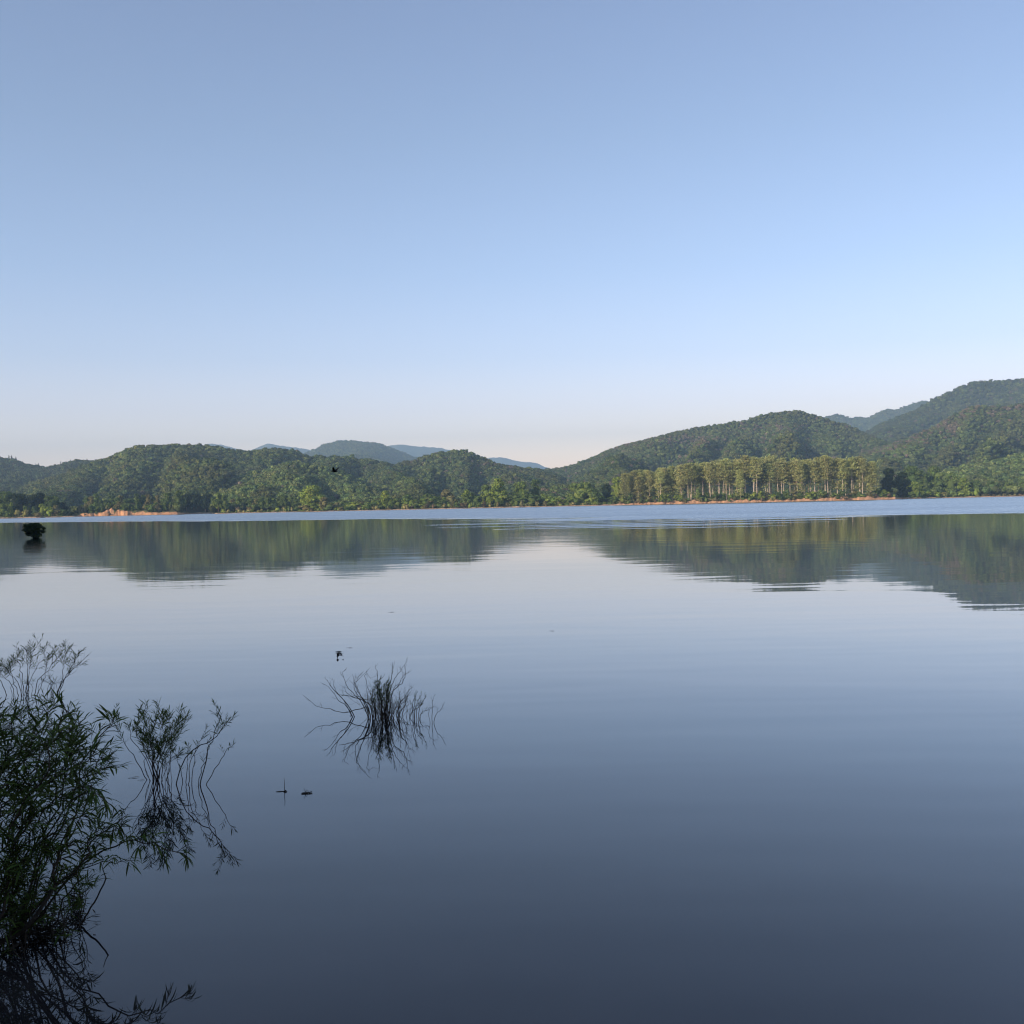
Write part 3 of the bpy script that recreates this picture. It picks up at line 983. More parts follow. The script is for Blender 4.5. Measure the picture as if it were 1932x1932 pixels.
# -- the taller trees that stand along the top of the bank and around the cove
t2 = broadleaf(318, 930, 22, 26, 'mid', 'tall tree at the left mouth of the dark cove', seed=5, taper=0.6, base=0.2, blobs=20, leaves=900); keep_size(t2, 930, 22, 318)
copy_tree(t2, 338, 937, 15, 20, 'olive', 'olive tree on the point left of the dark cove, above the bank')
copy_tree(t2, 412, 930, 18, 24, 'green', 'tree at the right mouth of the dark cove, catching the sun')
copy_tree(t2, 425, 933, 18, 26, 'mid', 'second tree right of the dark cove, behind the grassy point')
copy_tree(t2, 402, 938, 11, 18, 'mid', 'slim tree on the very edge of the cove, right side')
for k, d_ in enumerate((16, 26, 36, 46, 56, 66, 76)):
    copy_tree(t2, 339 + (k % 2) * 3 - 1, 926 + (k % 3) * 2, 17, d_, random.choice(['mid', 'green']), 'tall tree on the left side of the dark cove', 'trees along the left side of the dark cove')
for k, px in enumerate(np.linspace(165, 300, 16)):
    copy_tree(t2, px + random.uniform(-3, 3), 938 + random.uniform(-7, 6), random.uniform(12, 18), 30 + random.uniform(0, 12), random.choice(['mid', 'mid', 'olive', 'green']),
              'slender tree in the row above the orange bank', 'trees in the row above the orange bank')
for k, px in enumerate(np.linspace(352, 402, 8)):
    copy_tree(t2, px, 934 + random.uniform(-3, 4), random.uniform(13, 17), 18 + random.uniform(0, 14), 'dark', 'tree tinted dark for shade at the back of the cove', 'trees at the back of the dark cove')  # leaf colour darkened to paint in the shade of the cove
for k, px in enumerate(np.linspace(440, 560, 12)):
    copy_tree(t2, px, 938 + random.uniform(-5, 6), random.uniform(12, 18), 42 + random.uniform(0, 18), random.choice(['mid', 'olive', 'mid', 'green']), 'slim tree behind the grassy spit, between the cove and the big pale tree', 'slim trees behind the grassy spit')

# -- grassy spit right of the cove
for k, px in enumerate(np.linspace(418, 560, 22)):
    shrub(px + random.uniform(-3, 3), 961.5 - 0.0214 * (px - 490) + random.uniform(-2.5, 2) - (px > 520) * 3, random.uniform(9, 18), random.uniform(4, 14), random.choice(['bright', 'yellow', 'bright', 'green']),
          'low bright yellow-green shrub on the grassy spit', 'low shrubs on the grassy spit', low=True)
for px, w in ((448, 14), (470, 16)):
    shrub(px, 957, w, 20, 'tan', 'dry tan shrub at the back of the grassy spit, ' + ('nearer the cove' if px < 460 else 'farther from the cove'), low=True)

# -- middle shore: named trees
broadleaf(588, 917, 46, 22, 'bright', 'big pale-topped tree standing alone left of the middle of the far shore', seed=11, taper=0.5, base=0.04, blobs=40, leaves=2400)
broadleaf(612, 938, 19, 14, 'olive', 'smaller olive tree at the right foot of the big pale-topped tree', seed=12, base=0.03, blobs=18, leaves=800)
broadleaf(728, 926, 24, 16, 'bright', 'pointed bright green tree above the hedge, right of the big pale-topped tree', seed=13, taper=0.35, base=0.03, blobs=24, leaves=1100)
broadleaf(844, 924, 26, 30, 'olive', 'rounded olive tree behind the long even hedge', seed=14, base=0.05, blobs=22, leaves=1000)
broadleaf(881, 924, 21, 18, 'bright', 'upright bright tree left of the tall paired trees', seed=15, taper=0.5, base=0.04, blobs=20, leaves=1000)
broadleaf(918, 915, 28, 30, 'green', 'left one of the tall pair of trees at the middle of the shore', seed=16, taper=0.5, base=0.04, blobs=24, leaves=1200)
broadleaf(941, 903, 32, 24, 'bright', 'tallest pale green tree at the middle of the shore, right one of the pair', seed=17, taper=0.6, base=0.04, blobs=36, leaves=2000)
broadleaf(984, 909, 34, 32, 'green', 'broad green tree just right of the tallest tree', seed=18, taper=0.55, base=0.05, blobs=28, leaves=1400)
broadleaf(1012, 905, 24, 42, 'mid', 'duller tree behind and right of the broad green tree', seed=19, taper=0.6, base=0.08, blobs=20, leaves=1000)
broadleaf(1098, 912, 62, 24, 'green', 'big round green tree left of the pine stand', seed=20, taper=0.5, base=0.03, blobs=46, leaves=2600)
broadleaf(1124, 928, 26, 15, 'mid', 'smaller green tree at the right foot of the big round tree', seed=21, taper=0.4, base=0.02, blobs=20, leaves=900)
broadleaf(1145, 914, 26, 40, 'dark', 'dark tree between the big round tree and the pine stand', seed=22, base=0.06, blobs=20, leaves=900)
broadleaf(1165, 900, 24, 36, 'bright', 'tall bright green tree touching the left end of the pine stand', seed=23, taper=0.6, base=0.04, blobs=24, leaves=1200)
broadleaf(768, 933, 34, 24, 'mid', 'left half of the long even hedge of dark green trees', seed=24, base=0.02, blobs=24, leaves=1100)
broadleaf(805, 932, 34, 24, 'mid', 'right half of the long even hedge of dark green trees', seed=25, base=0.02, blobs=24, leaves=1100)
# hedge-like belt of shrubs between them
for k, px in enumerate(np.arange(566, 1180, 11.5)):
    base_y = 971.5 - 0.0214 * px + 6
    big_h = np.interp(px, [566, 640, 690, 740, 830, 900, 1000, 1040, 1060, 1180], [12, 17, 19, 22, 22, 26, 24, 20, 15, 16])
    if px < 745: zone = ('between the big pale-topped tree and the pointed tree', 'a')
    elif px < 900: zone = ('under the long even hedge', 'b')
    elif px < 1060: zone = ('below the tall trees at the middle of the shore', 'c')
    else: zone = ('around the big round tree left of the pines', 'd')
    shrub(px + random.uniform(-4, 4), base_y - big_h * random.uniform(0.8, 1.05), random.uniform(22, 34), 13 + random.uniform(0, 10), random.choice(['green', 'mid', 'olive', 'bright', 'green']),
          'dense back-row shrub ' + zone[0], 'back-row shrubs ' + zone[0], jit=0.2)
    for j in range(2):
        q = px + random.uniform(-6, 6)
        shrub(q, base_y - big_h * random.uniform(0.25, 0.5), random.uniform(9, 17), 4 + random.uniform(0, 6), random.choice(['yellow', 'olive', 'bright', 'green', 'green', 'olive', 'tan']),
              'low pale shrub on the sand ' + zone[0], 'low shrubs along the sand ' + zone[0], low=random.random() < 0.5, jit=0.2)

# -- right cove and shore
for px, top, w, d, c, lab, sd_ in [
    (1676, 884, 30, 34, 'dark', 'tree tinted dark for the shadow right behind the end of the pine stand', 31),  # dark leaf colour paints the shadow of the pine stand
    (1702, 892, 34, 8, 'dark', 'tree tinted dark for shade at the head of the little cove right of the pines', 32),  # shade put into the leaf colour here as well
    (1722, 880, 42, 30, 'mid', 'tall dark green tree right of the little cove', 33),
    (1768, 880, 44, 26, 'green', 'tall bushy green tree, second right of the little cove', 34),
    (1727, 909, 34, 10, 'bright', 'round bright bush-like tree in front of the tall dark green tree', 35),
    (1745, 892, 30, 22, 'mid', 'mid-green tree filling the gap between the two tall trees right of the pines', 36),
    (1795, 892, 30, 16, 'green', 'green tree stepping down right of the tall bushy tree', 37),
    (1817, 902, 26, 12, 'bright', 'sunny green tree where the right shore begins to lower', 38),
    (1840, 906, 30, 20, 'mid', 'wide tree over the pale trunks on the right shore', 39),
    (1872, 908, 34, 24, 'mid', 'spreading tree right above the pale trunks near the right edge', 40),
    (1905, 910, 34, 20, 'green', 'round tree close to the right edge, past the pale trunks', 41),
    (1936, 906, 36, 22, 'green', 'tree cut by the right edge of the view', 42),
]:
    broadleaf(px, top, w, d, c, lab, seed=sd_, taper=0.55, base=0.03 if px < 1830 else 0.28, blobs=26, leaves=1300)
for k, px in enumerate(np.linspace(1706, 1840, 16)):
    shrub(px + random.uniform(-3, 3), 931 - 0.0214 * (px - 1770) + random.uniform(-8, 3), random.uniform(12, 20), 3 + random.uniform(0, 7), random.choice(['bright', 'bright', 'green', 'mid', 'yellow']),
          'bright green shrub at the water right of the little cove', 'bright shrubs right of the little cove')
for k, px in enumerate(np.linspace(1845, 1945, 11)):
    shrub(px, 932.5 - 0.0214 * (px - 1890) + random.uniform(-1.5, 1.5), random.uniform(10, 16), 3 + random.uniform(0, 8), random.choice(['olive', 'tan', 'olive']),
          'dry grassy tussock on the low shore at the right edge', 'tussocks on the low shore at the right edge', low=True)

# -- pines
def make_pine(seed, h, crown_from, R, bare_from, shape):
    rng = np.random.default_rng(seed)
    tm = MB()
    lean = Vector((rng.uniform(-0.02, 0.02), rng.uniform(-0.02, 0.02), 0))
    P = lambda z: Vector((lean.x * z + 0.15 * math.sin(z * 0.2 + seed), lean.y * z, z))
    tm.tube([P(z) for z in np.linspace(-0.6, h * 0.97, 9)], 0.23, 0.05, 7)
    parts = []
    z = crown_from * h
    while z < h * 0.99:
        f = (z - crown_from * h) / (h * (1 - crown_from))
        if shape == 0: L0 = R * (0.95 - 0.15 * f) * (1 - f ** 2.6 * 0.70)
        else: L0 = R * (1.05 - 0.85 * f ** 1.3)
        nb = rng.integers(1, 4) if (shape == 0 and f < 0.25) else rng.integers(3, 6)
        a0 = rng.uniform(0, 6.28)
        for k in range(nb):
            an = a0 + 2 * PI * k / nb + rng.uniform(-0.4, 0.4)
            L = L0 * rng.uniform(0.35, 1.35)
            rise = (0.10 + 0.55 * f) if shape == 0 else (0.0 + 0.5 * f)
            d = Vector((math.cos(an), math.sin(an), 0))
            b0 = P(z)
            pts = [b0, b0 + d * L * 0.5 + Vector((0, 0, L * rise * 0.35)), b0 + d * L + Vector((0, 0, L * (rise + 0.12)))]
            tm.tube(pts, 0.085, 0.02, 4, cap=False)
            for s_ in (0.5, 0.75, 1.0):
                c = pts[1] + (pts[2] - pts[1]) * ((s_ - 0.5) * 2)
                n = 15
                sp = 0.18 * R + 0.3
                Pp = np.array(c) + rng.normal(size=(n, 3)) * np.array([sp, sp, 0.24]) + np.array([0, 0, 0.15])
                Nn = np.stack([rng.normal(scale=0.8, size=n) + d.x * 0.7, rng.normal(scale=0.8, size=n) + d.y * 0.7, np.full(n, 0.55)], 1)
                Nn /= np.linalg.norm(Nn, axis=1, keepdims=True)
                parts.append(quads_from(Pp, Nn, 1.05, rng, (0.25, 0.55)))
        z += (rng.uniform(1.3, 2.6) if f < 0.25 else rng.uniform(0.9, 1.6)) * h / 27
    # a tuft that closes the top
    for q_ in range(4):
        an = rng.uniform(0, 6.28); o_ = rng.uniform(0.3, 1.3)
        c = np.array(P(h * 0.96)) + np.array([math.cos(an) * o_, math.sin(an) * o_, rng.uniform(-0.6, 0.5)])
        Pp = c + rng.normal(size=(9, 3)) * np.array([0.22, 0.22, 0.75])
        parts.append(quads_from(Pp, sphere_dirs(9, rng), 0.75, rng, (0.35, 0.7)))
    n = 26
    Pp = np.array(P(h * 0.97)) + rng.normal(size=(n, 3)) * np.array([0.7, 0.7, 0.7])
    Nn = sphere_dirs(n, rng)
    parts.append(quads_from(Pp, Nn, 0.9, rng, (0.35, 0.7)))
    z = bare_from * h
    while z < crown_from * h:
        an = rng.uniform(0, 6.28); L = R * rng.uniform(0.2, 0.55)
        b0 = P(z)
        tm.tube([b0, b0 + Vector((math.cos(an) * L, math.sin(an) * L, -0.05 * L))], 0.05, 0.015, 3, cap=False)
        z += rng.uniform(0.6, 1.4)
    V, Q = join(parts)
    cm = np_mesh('crown', V, Q); cm.materials.append(M_CROWN)
    tmm = tm.mesh('trunk'); tmm.materials.append(M_PINEBARK)
    return cm, tmm, h


pine_forms = [make_pine(500 + k, 27.0, cf, R, bf, sh) for k, (cf, R, bf, sh) in enumerate(
    [(0.40, 4.2, 0.15, 0), (0.46, 3.9, 0.2, 0), (0.33, 4.4, 0.12, 0), (0.54, 4.0, 0.25, 0), (0.08, 4.8, 0.06, 1), (0.14, 4.6, 0.1, 1), (0.20, 4.2, 0.1, 0), (0.44, 3.6, 0.15, 0), (0.36, 4.6, 0.15, 0)])]
TOPL = [(1160, 896), (1172, 893), (1185, 889), (1240, 888), (1265, 883), (1290, 877), (1350, 872), (1405, 866), (1500, 866), (1600, 864), (1640, 868), (1650, 876), (1665, 888)]


def pine(px, d, form, label, group=None, hf=1.0, tilt=0.0):
    P = seat(px, d)
    top = np.interp(px, [a for a, b in TOPL], [b for a, b in TOPL])
    h = (at(px, top, P.y).z - P.z) * hf
    r = empty('pine_tree', P)
    r.rotation_euler = (0, tilt, random.uniform(0, 6.28) if tilt == 0 else 0)
    s = h / 27.0
    r.scale = (s * random.uniform(0.85, 1.2), s * random.uniform(0.85, 1.2), s)
    cm, tm_, _ = pine_forms[form]
    c = bpy.data.objects.new('crown', cm); COL.objects.link(c); c.parent = r
    f = random.uniform(0.8, 1.2); cc = COLS['pine']; c.color = (cc[0] * f, cc[1] * f * random.uniform(0.95, 1.06), cc[2] * f, 1)
    t_ = bpy.data.objects.new('trunk', tm_); COL.objects.link(t_); t_.parent = r
    tag(r, label, 'pine', group)


for px, d, fm, hf, tl, lab in [
    (1178, 14, 4, 0.97, 0, 'leftmost pine of the stand, dark branches right down to the shrubs'),
    (1196, 17, 5, 0.95, 0, 'second pine from the left end, low-branched and full'),
    (1247, 12, 0, 0.9, 0, 'pine with a short bare trunk in the left third of the stand'),
    (1299, 10, 1, 1.0, -0.05, 'leaning pine at the sandy gap, left stem of the crossing pair'),
    (1304, 10, 3, 1.0, 0.03, 'upright pine at the sandy gap, right stem of the crossing pair'),
    (1340, 12, 1, 0.98, 0, 'pine with a straight pale trunk above a rounded green shrub'),
    (1366, 14, 3, 1.0, 0, 'pine with the thickest, brightest trunk in the left half of the stand'),
    (1397, 9, 5, 0.72, 0, 'short wide pine with branches to the ground at the middle of the stand'),
    (1428, 12, 3, 1.0, 0, 'pine with one tall bare trunk beside a dark gap at the middle of the stand'),
    (1512, 10, 6, 0.92, 0, 'pine with pale dead-looking lower limbs right of the middle'),
    (1563, 12, 1, 1.0, -0.06, 'pine with a trunk slanting left in the right part of the stand'),
    (1608, 9, 3, 1.0, 0, 'pine with the thick straight trunk near the right end of the stand'),
    (1628, 13, 0, 1.0, 0, 'pine with twin-looking trunks just left of the end pine'),
    (1645, 12, 4, 1.0, 0, 'rightmost pine of the stand, layered branches down to the shrubs'),
]:
    pine(px, d, fm, lab, hf=hf, tilt=tl)
used = []
for row, (d0, n) in enumerate([(14, 54), (24, 46), (38, 38)]):
    for k in range(n):
        px = 1186 + (1646 - 1186) * (k + 0.5) / n + random.uniform(-9, 9)
        fm = random.choice([0, 1, 3, 6, 7, 8, 3, 7, 1, 3]) if px > 1270 else random.choice([4, 5, 2, 6])
        pine(px, d0 + random.uniform(-3, 5), fm, ('olive-crowned pine with a pale trunk in the front ranks of the stand', 'olive-crowned pine in the middle ranks of the stand', 'olive-crowned pine at the back of the stand')[row],
             ('front-rank pines of the stand', 'middle-rank pines of the stand', 'back-rank pines of the stand')[row], hf=random.uniform(0.82, 1.07))
for k, px in enumerate(np.linspace(1180, 1672, 44)):
    by = 971.5 - 0.0214 * px + 4
    if abs(px - 1300) < 8: continue
    shrub(px + random.uniform(-5, 5), by - random.uniform(11, 19), random.uniform(14, 24), 8 + random.uniform(0, 6), random.choice(['mid', 'green', 'olive', 'mid', 'bright']),
          'green undergrowth shrub at the foot of the pine stand', 'undergrowth shrubs at the foot of the pines', jit=0.2)
for k, px in enumerate(np.linspace(1190, 1690, 60)):
    by = 971.5 - 0.0214 * px + 4
    shrub(px + random.uniform(-8, 8), by - random.uniform(4, 9), random.uniform(9, 17), 3.0 + random.uniform(0, 4), random.choice(['green', 'olive', 'mid', 'tan']),
          'small shrub clinging to the sandy bank below the pines', 'small shrubs on the sandy bank below the pines', low=True, jit=0.2)

# -- the small leafy bush standing in the lake
Pb = on_water(66, 1015)
r_ = empty('bush', Pb)
V, Q = crown(2.5, 1.62, 44, 2300, 0.14, 921, taper=1.25, base=0.02)
c_ = link('crown', np_mesh('crown', V, Q), M_CROWN, r_); c_.color = (0.045, 0.070, 0.026, 1)
sm_ = MB()
for k in range(9):
    an = k * 0.7; sm_.tube([Vector((math.cos(an) * 0.12, math.sin(an) * 0.12, -0.2)), Vector((math.cos(an) * 0.3, math.sin(an) * 0.3, 0.5)), Vector((math.cos(an) * 0.7, math.sin(an) * 0.7, 1.1))], 0.03, 0.01, 5)
link('stem', sm_.mesh('stem'), M_TWIG, r_)
tag(r_, 'small round dark bush standing in the lake near the left edge', 'bush')


# ------------------------------------------------------------------ foreground willows
def wander(ctrl, n, amt, rng, kink=1.0):
    pts = crom(ctrl, n)
    L = sum((pts[i + 1] - pts[i]).length for i in range(n))
    off = Vector((0, 0, 0))
    out = []
    for i, p in enumerate(pts):
        f = i / n
        kk = Vector((rng.gauss(0, 1), rng.gauss(0, 1), rng.gauss(0, 1))) * (L * 0.005 * kink)
        out.append(p + off * (1 if 0 < i < n else 0.6) + kk)
        off = off * 0.75 + Vector((rng.gauss(0, 1), rng.gauss(0, 1), rng.gauss(0, 0.6))) * (amt * L * 0.01)
    return out


def twig(start, d, L, rng, curl, seg=6, sag=0.0):
    pts = [start.copy()]
    d = d.normalized()
    for i in range(seg):
        d = (d + Vector((rng.gauss(0, 0.10), rng.gauss(0, 0.10), rng.gauss(0, 0.08) + curl - sag * i / seg))).normalized()
        pts.append(pts[-1] + d * (L / seg))
    return pts


def leafy(mb, pts, rng, leafL, gap, start=0.15, droop=0.5, spread=0.9):
    """alternate lance leaves along a twig, a small tuft at the tip"""
    L = sum((pts[i + 1] - pts[i]).length for i in range(len(pts) - 1))
    n = max(2, int(L / gap))
    for k in range(n + 1):
        f = start + (1 - start) * k / n
        x = f * (len(pts) - 1); i = min(int(x), len(pts) - 2); u = x - i
        p = pts[i].lerp(pts[i + 1], u)
        t = (pts[i + 1] - pts[i]).normalized()
        side = t.cross(Vector((0, 0, 1)))
        if side.length < 0.1: side = t.cross(Vector((1, 0, 0)))
        side.normalize()
        side = Matrix.Rotation(rng.uniform(-0.8, 0.8) + (PI if k % 2 else 0), 3, t) @ side
        sp = spread * (1 - 0.55 * f)
        d = (t + side * sp * rng.uniform(0.7, 1.3)).normalized()
        size = leafL * rng.uniform(0.6, 1.15) * (1 - 0.45 * max(0, f - 0.6) / 0.4)
        mb.leaf(p, d, Vector((rng.gauss(0, 0.5), rng.gauss(0, 0.5), 1)).normalized(), size, size * rng.uniform(0.09, 0.135), droop * rng.uniform(0.3, 1.4))


def willow(name, label, stems, seed, r0=0.008, leafL=0.09, gap=0.022, twigs=12, twigL=0.28, t_from=0.3, droop=0.5, sub=0.5, curl=0.05, cat='willow', bare=0.15, leafmat=None, wob=1.0):
    rng = random.Random(seed)
    st = MB(); lf = MB()
    org = None
    for S_ in stems:
        ctrl, opt = S_
        if org is None: org = Vector((ctrl[0].x, ctrl[0].y, 0))
        n = opt.get('n', 14)
        pts = wander(ctrl, n, wob, rng)
        rr = opt.get('r', r0)
        st.tube(pts, rr, rr * 0.28, 6)
        nt = opt.get('twigs', twigs); tl = opt.get('twigL', twigL); tf = opt.get('from', t_from)
        lt = opt.get('leaf', leafL)
        Lall = sum((pts[i + 1] - pts[i]).length for i in range(n))
        for k in range(nt):
            f = tf + (0.98 - tf) * (k + rng.random()) / nt
            x = f * n; i = min(int(x), n - 1)
            p = pts[i].lerp(pts[i + 1], x - i)
            t = (pts[i + 1] - pts[i]).normalized()
            an = k * 2.4 + rng.uniform(-0.5, 0.5)
            a = t.cross(Vector((0.2, 0.3, 1)))
            if a.length < 0.1: a = t.cross(Vector((1, 0, 0)))
            a.normalize()
            side = Matrix.Rotation(an, 3, t) @ a
            d = t * rng.uniform(0.55, 1.1) + side * rng.uniform(0.6, 1.0) + Vector((0, 0, opt.get('lift', 0.15)))
            L = tl * rng.uniform(0.5, 1.2) * (1.1 - 0.5 * f)
            tp = twig(p, d, L, rng, curl, sag=opt.get('sag', 0.0))
            st.tube(tp, rr * 0.30, rr * 0.12, 4, cap=False)
            if rng.random() > opt.get('bare', bare):
                leafy(lf, tp, rng, lt, gap, droop=opt.get('droop', droop))
            for j in range(2 if rng.random() < sub else 0):
                q = tp[2 + j]; td = (tp[3 + j] - tp[2 + j]).normalized()
                d2 = td + Vector((rng.gauss(0, 0.7), rng.gauss(0, 0.7), rng.gauss(0.1, 0.5)))
                t2p = twig(q, d2, L * rng.uniform(0.35, 0.6), rng, curl, 4, sag=opt.get('sag', 0.0))
                st.tube(t2p, rr * 0.18, rr * 0.1, 3, cap=False)
                if rng.random() > opt.get('bare', bare):
                    leafy(lf, t2p, rng, lt * 0.9, gap, droop=opt.get('droop', droop))
        if opt.get('tipleaf', True) and rng.random() > opt.get('bare', bare):
            m = max(2, int(n * 0.3))
            leafy(lf, pts[-m:], rng, lt, gap, start=0.0, droop=opt.get('droop', droop))
    r = empty(name, org)
    link('stem', st.mesh('stem', org), M_STEM, r)
    if lf.v:
        link('foliage', lf.mesh('foliage', org), leafmat or M_WILLOW, r)
    tag(r, label, cat)
    return r


def path(base, *pts, dY=0.0, sink=0.12):
    """stem from a point on the water through picture points; dY spreads it in depth"""
    b = on_water(*base)
    Y = b.y
    out = [b - Vector((0, 0, sink))]
    n = len(pts)
    for i, q in enumerate(pts):
        out.append(at(q[0], q[1], Y + dY * (i + 1) / n + (q[2] if len(q) > 2 else 0)))
    return out


# big willow at the left edge
rg = random.Random(3)
stems = []
TIPS = [((60, 1345), 0.15), ((98, 1331), 0.3), ((14, 1336), -0.2), ((126, 1348), 0.1), ((150, 1368), -0.1), ((170, 1398), 0.25), ((40, 1362), -0.35), ((80, 1372), -0.3), ((112, 1385), -0.4), ((-30, 1340), 0.1), ((-15, 1385), -0.4), ((20, 1400), 0.4), ((140, 1410), 0.35)]
for k, ((tx, ty), dy) in enumerate(TIPS):
    bx = tx - rg.uniform(70, 300); by = rg.uniform(1745, 1810)
    mx_ = bx + (tx - bx) * 0.36 + rg.uniform(-35, 35)
    stems.append((path((bx, by), (mx_, 1590 + rg.uniform(-30, 30)), (tx + (mx_ - tx) * 0.35, 1460 + rg.uniform(-15, 15)), (tx, ty), dY=dy), {'r': rg.uniform(0.005, 0.008), 'twigs': 19, 'from': 0.40, 'twigL': 0.27}))
# spreading side branches
for (bx, by), mid, tip, o in [
    ((110, 1760), [(120, 1560), (160, 1420)], (221, 1360), {'twigs': 9, 'twigL': 0.14, 'leaf': 0.13, 'from': 0.45}),
    ((90, 1770), [(110, 1580), (150, 1475)], (206, 1432), {'twigs': 14, 'twigL': 0.16, 'from': 0.4}),
    ((70, 1765), [(105, 1600), (160, 1480)], (217, 1440), {'twigs': 12, 'twigL': 0.16, 'from': 0.45}),
    ((130, 1750), [(125, 1610), (150, 1510)], (190, 1478), {'twigs': 12, 'twigL': 0.16, 'from': 0.4}),
    ((60, 1775), [(90, 1600), (152, 1495)], (200, 1530), {'twigs': 6, 'twigL': 0.10, 'leaf': 0.13, 'from': 0.6, 'droop': 1.2, 'sag': 0.1}),
    ((58, 1752), [(103, 1678), (186, 1602), (235, 1588), (290, 1588)], (349, 1612), {'dY': 0.0, 'twigs': 9, 'twigL': 0.13, 'leaf': 0.12, 'from': 0.5, 'droop': 1.3, 'sag': 0.10, 'lift': 0.0}),
    ((75, 1790), [(120, 1660), (180, 1580)], (262, 1556), {'twigs': 12, 'twigL': 0.15, 'from': 0.4}),
    ((100, 1770), [(130, 1650), (190, 1575)], (240, 1535), {'twigs': 12, 'twigL': 0.15, 'from': 0.4}),
    ((40, 1790), [(90, 1690), (150, 1640)], (225, 1620), {'twigs': 12, 'twigL': 0.15, 'from': 0.4, 'droop': 0.9}),
    ((10, 1800), [(40, 1650), (110, 1560)], (168, 1540), {'twigs': 16, 'twigL': 0.22, 'from': 0.35}),
    ((-20, 1790), [(20, 1640), (80, 1530)], (130, 1500), {'twigs': 16, 'twigL': 0.22, 'from': 0.35}),
    ((-60, 1790), [(-10, 1620), (50, 1500)], (110, 1450), {'twigs': 16, 'twigL': 0.24, 'from': 0.35}),
    ((-80, 1780), [(-60, 1600), (0, 1470)], (60, 1420), {'twigs': 16, 'twigL': 0.24, 'from': 0.35}),
    ((-100, 1770), [(-80, 1560), (-40, 1430)], (10, 1370), {'twigs': 16, 'twigL': 0.24, 'from': 0.35}),
    ((33, 1808), [(72, 1709), (100, 1620)], (140, 1560), {'r': 0.015, 'twigs': 14, 'twigL': 0.2, 'from': 0.45}),
    ((-10, 1820), [(5, 1700), (30, 1600)], (70, 1520), {'r': 0.013, 'twigs': 14, 'twigL': 0.22, 'from': 0.35}),
    ((-60, 1830), [(-50, 1690), (-30, 1570)], (20, 1480), {'r': 0.013, 'twigs': 16, 'twigL': 0.24, 'from': 0.3}),
    ((20, 1790), [(40, 1700), (60, 1640)], (95, 1600), {'twigs': 12, 'twigL': 0.18, 'from': 0.3}),
    ((0, 1800), [(10, 1710), (20, 1650)], (45, 1590), {'twigs': 12, 'twigL': 0.18, 'from': 0.3}),
    ((120, 1755), [(135, 1690), (150, 1640)], (178, 1590), {'twigs': 12, 'twigL': 0.15, 'from': 0.35}),
]:
    o = dict(o); o.setdefault('r', rg.uniform(0.005, 0.008))
    bx -= 0 if 'dY' in o else rg.uniform(30, 130)
    stems.append((path((bx, by), *mid, tip, dY=o.pop('dY', rg.uniform(-0.3, 0.3))), o))
# stems rooted nearer the viewer, so that the plant has depth
for k in range(5):
    bx = rg.uniform(-200, -20); by = rg.uniform(1840, 1985); hh_ = rg.uniform(120, 300)
    stems.append((path((bx, by), (bx + rg.uniform(-40, 40), by - hh_ * 0.5), (bx + rg.uniform(-70, 80), by - hh_), dY=rg.uniform(-0.2, 0.5)), {'r': rg.uniform(0.003, 0.005), 'twigs': 12, 'twigL': 0.2, 'from': 0.2, 'n': 9, 'lift': 0.0}))
# thin bare shoots near the water
# low leafy shoots that fill the foot of the plant
for k in range(26):
    bx = rg.uniform(-190, 60); by = rg.uniform(1740, 1830); hh_ = rg.uniform(90, 260)
    stems.append((path((bx, by), (bx + rg.uniform(-25, 35), by - hh_ * 0.5), (bx + rg.uniform(-45, 85), by - hh_), dY=rg.uniform(-0.5, 0.35)), {'r': rg.uniform(0.003, 0.005), 'twigs': 13, 'twigL': 0.22, 'lift': 0.0, 'from': 0.22, 'n': 9, 'leaf': rg.uniform(0.07, 0.11)}))
for k in range(40):
    bx = rg.uniform(-60, 150); by = rg.uniform(1735, 1815)
    hgt_ = rg.uniform(50, 170)
    stems.append((path((bx, by), (bx + rg.uniform(-40, 45), by - hgt_ * 0.45), (bx + rg.uniform(-95, 95), by - hgt_), dY=rg.uniform(-0.15, 0.15)), {'r': 0.0035, 'twigs': 4, 'twigL': 0.12, 'from': 0.3, 'bare': 0.6, 'n': 8}))
willow('willow', 'large leafy willow rooted in the water at the lower left corner', stems, 21, leafL=0.108, gap=0.022, sub=0.6, droop=0.45, wob=1.5)

# bent dead stick standing in it
db = MB()
db.tube(wander([at(128, 1762, 6.58), at(150, 1744, 6.68), at(166, 1722, 6.72), at(184, 1690, 6.78), at(200, 1657, 6.82)], 12, 0.3, random.Random(4)), 0.0075, 0.005, 6)
db.tube([at(200, 1657, 6.82), at(194, 1640, 6.85), at(190, 1624, 6.87)], 0.0035, 0.002, 5)
tag(link('dead_stick', db.mesh('dead_stick'), M_TWIG), 'bent bare stick leaning out of the water beside the large willow', 'stick')

# drift caught in the willow's stems
def clump(name, label, c, rx, rz, seed, strands=170, cat='debris'):
    rng = random.Random(seed)
    mb = MB()
    for k in range(12):
        mb.blob(c + Vector((rng.gauss(0, rx * 0.4), rng.gauss(0, rx * 0.3), rng.gauss(0, rz * 0.4))), rx * rng.uniform(0.10, 0.2), 8, 6, 0.5, (rng.uniform(0.6, 1.6), 1, rng.uniform(0.5, 1.6)))
    for k in range(strands):
        p = c + Vector((rng.gauss(0, rx * 0.6), rng.gauss(0, rx * 0.5), rng.gauss(0, rz * 0.5)))
        d = Vector((rng.gauss(0, 1), rng.gauss(0, 1), rng.gauss(0, 0.7)))
        mb.tube(twig(p, d, rx * rng.uniform(0.4, 1.3), rng, -0.05, 4), rng.uniform(0.002, 0.005), 0.001, 4, cap=False)
    o = link(name, mb.mesh(name, c), M_DEBRIS); o.location = c
    return tag(o, label, cat)


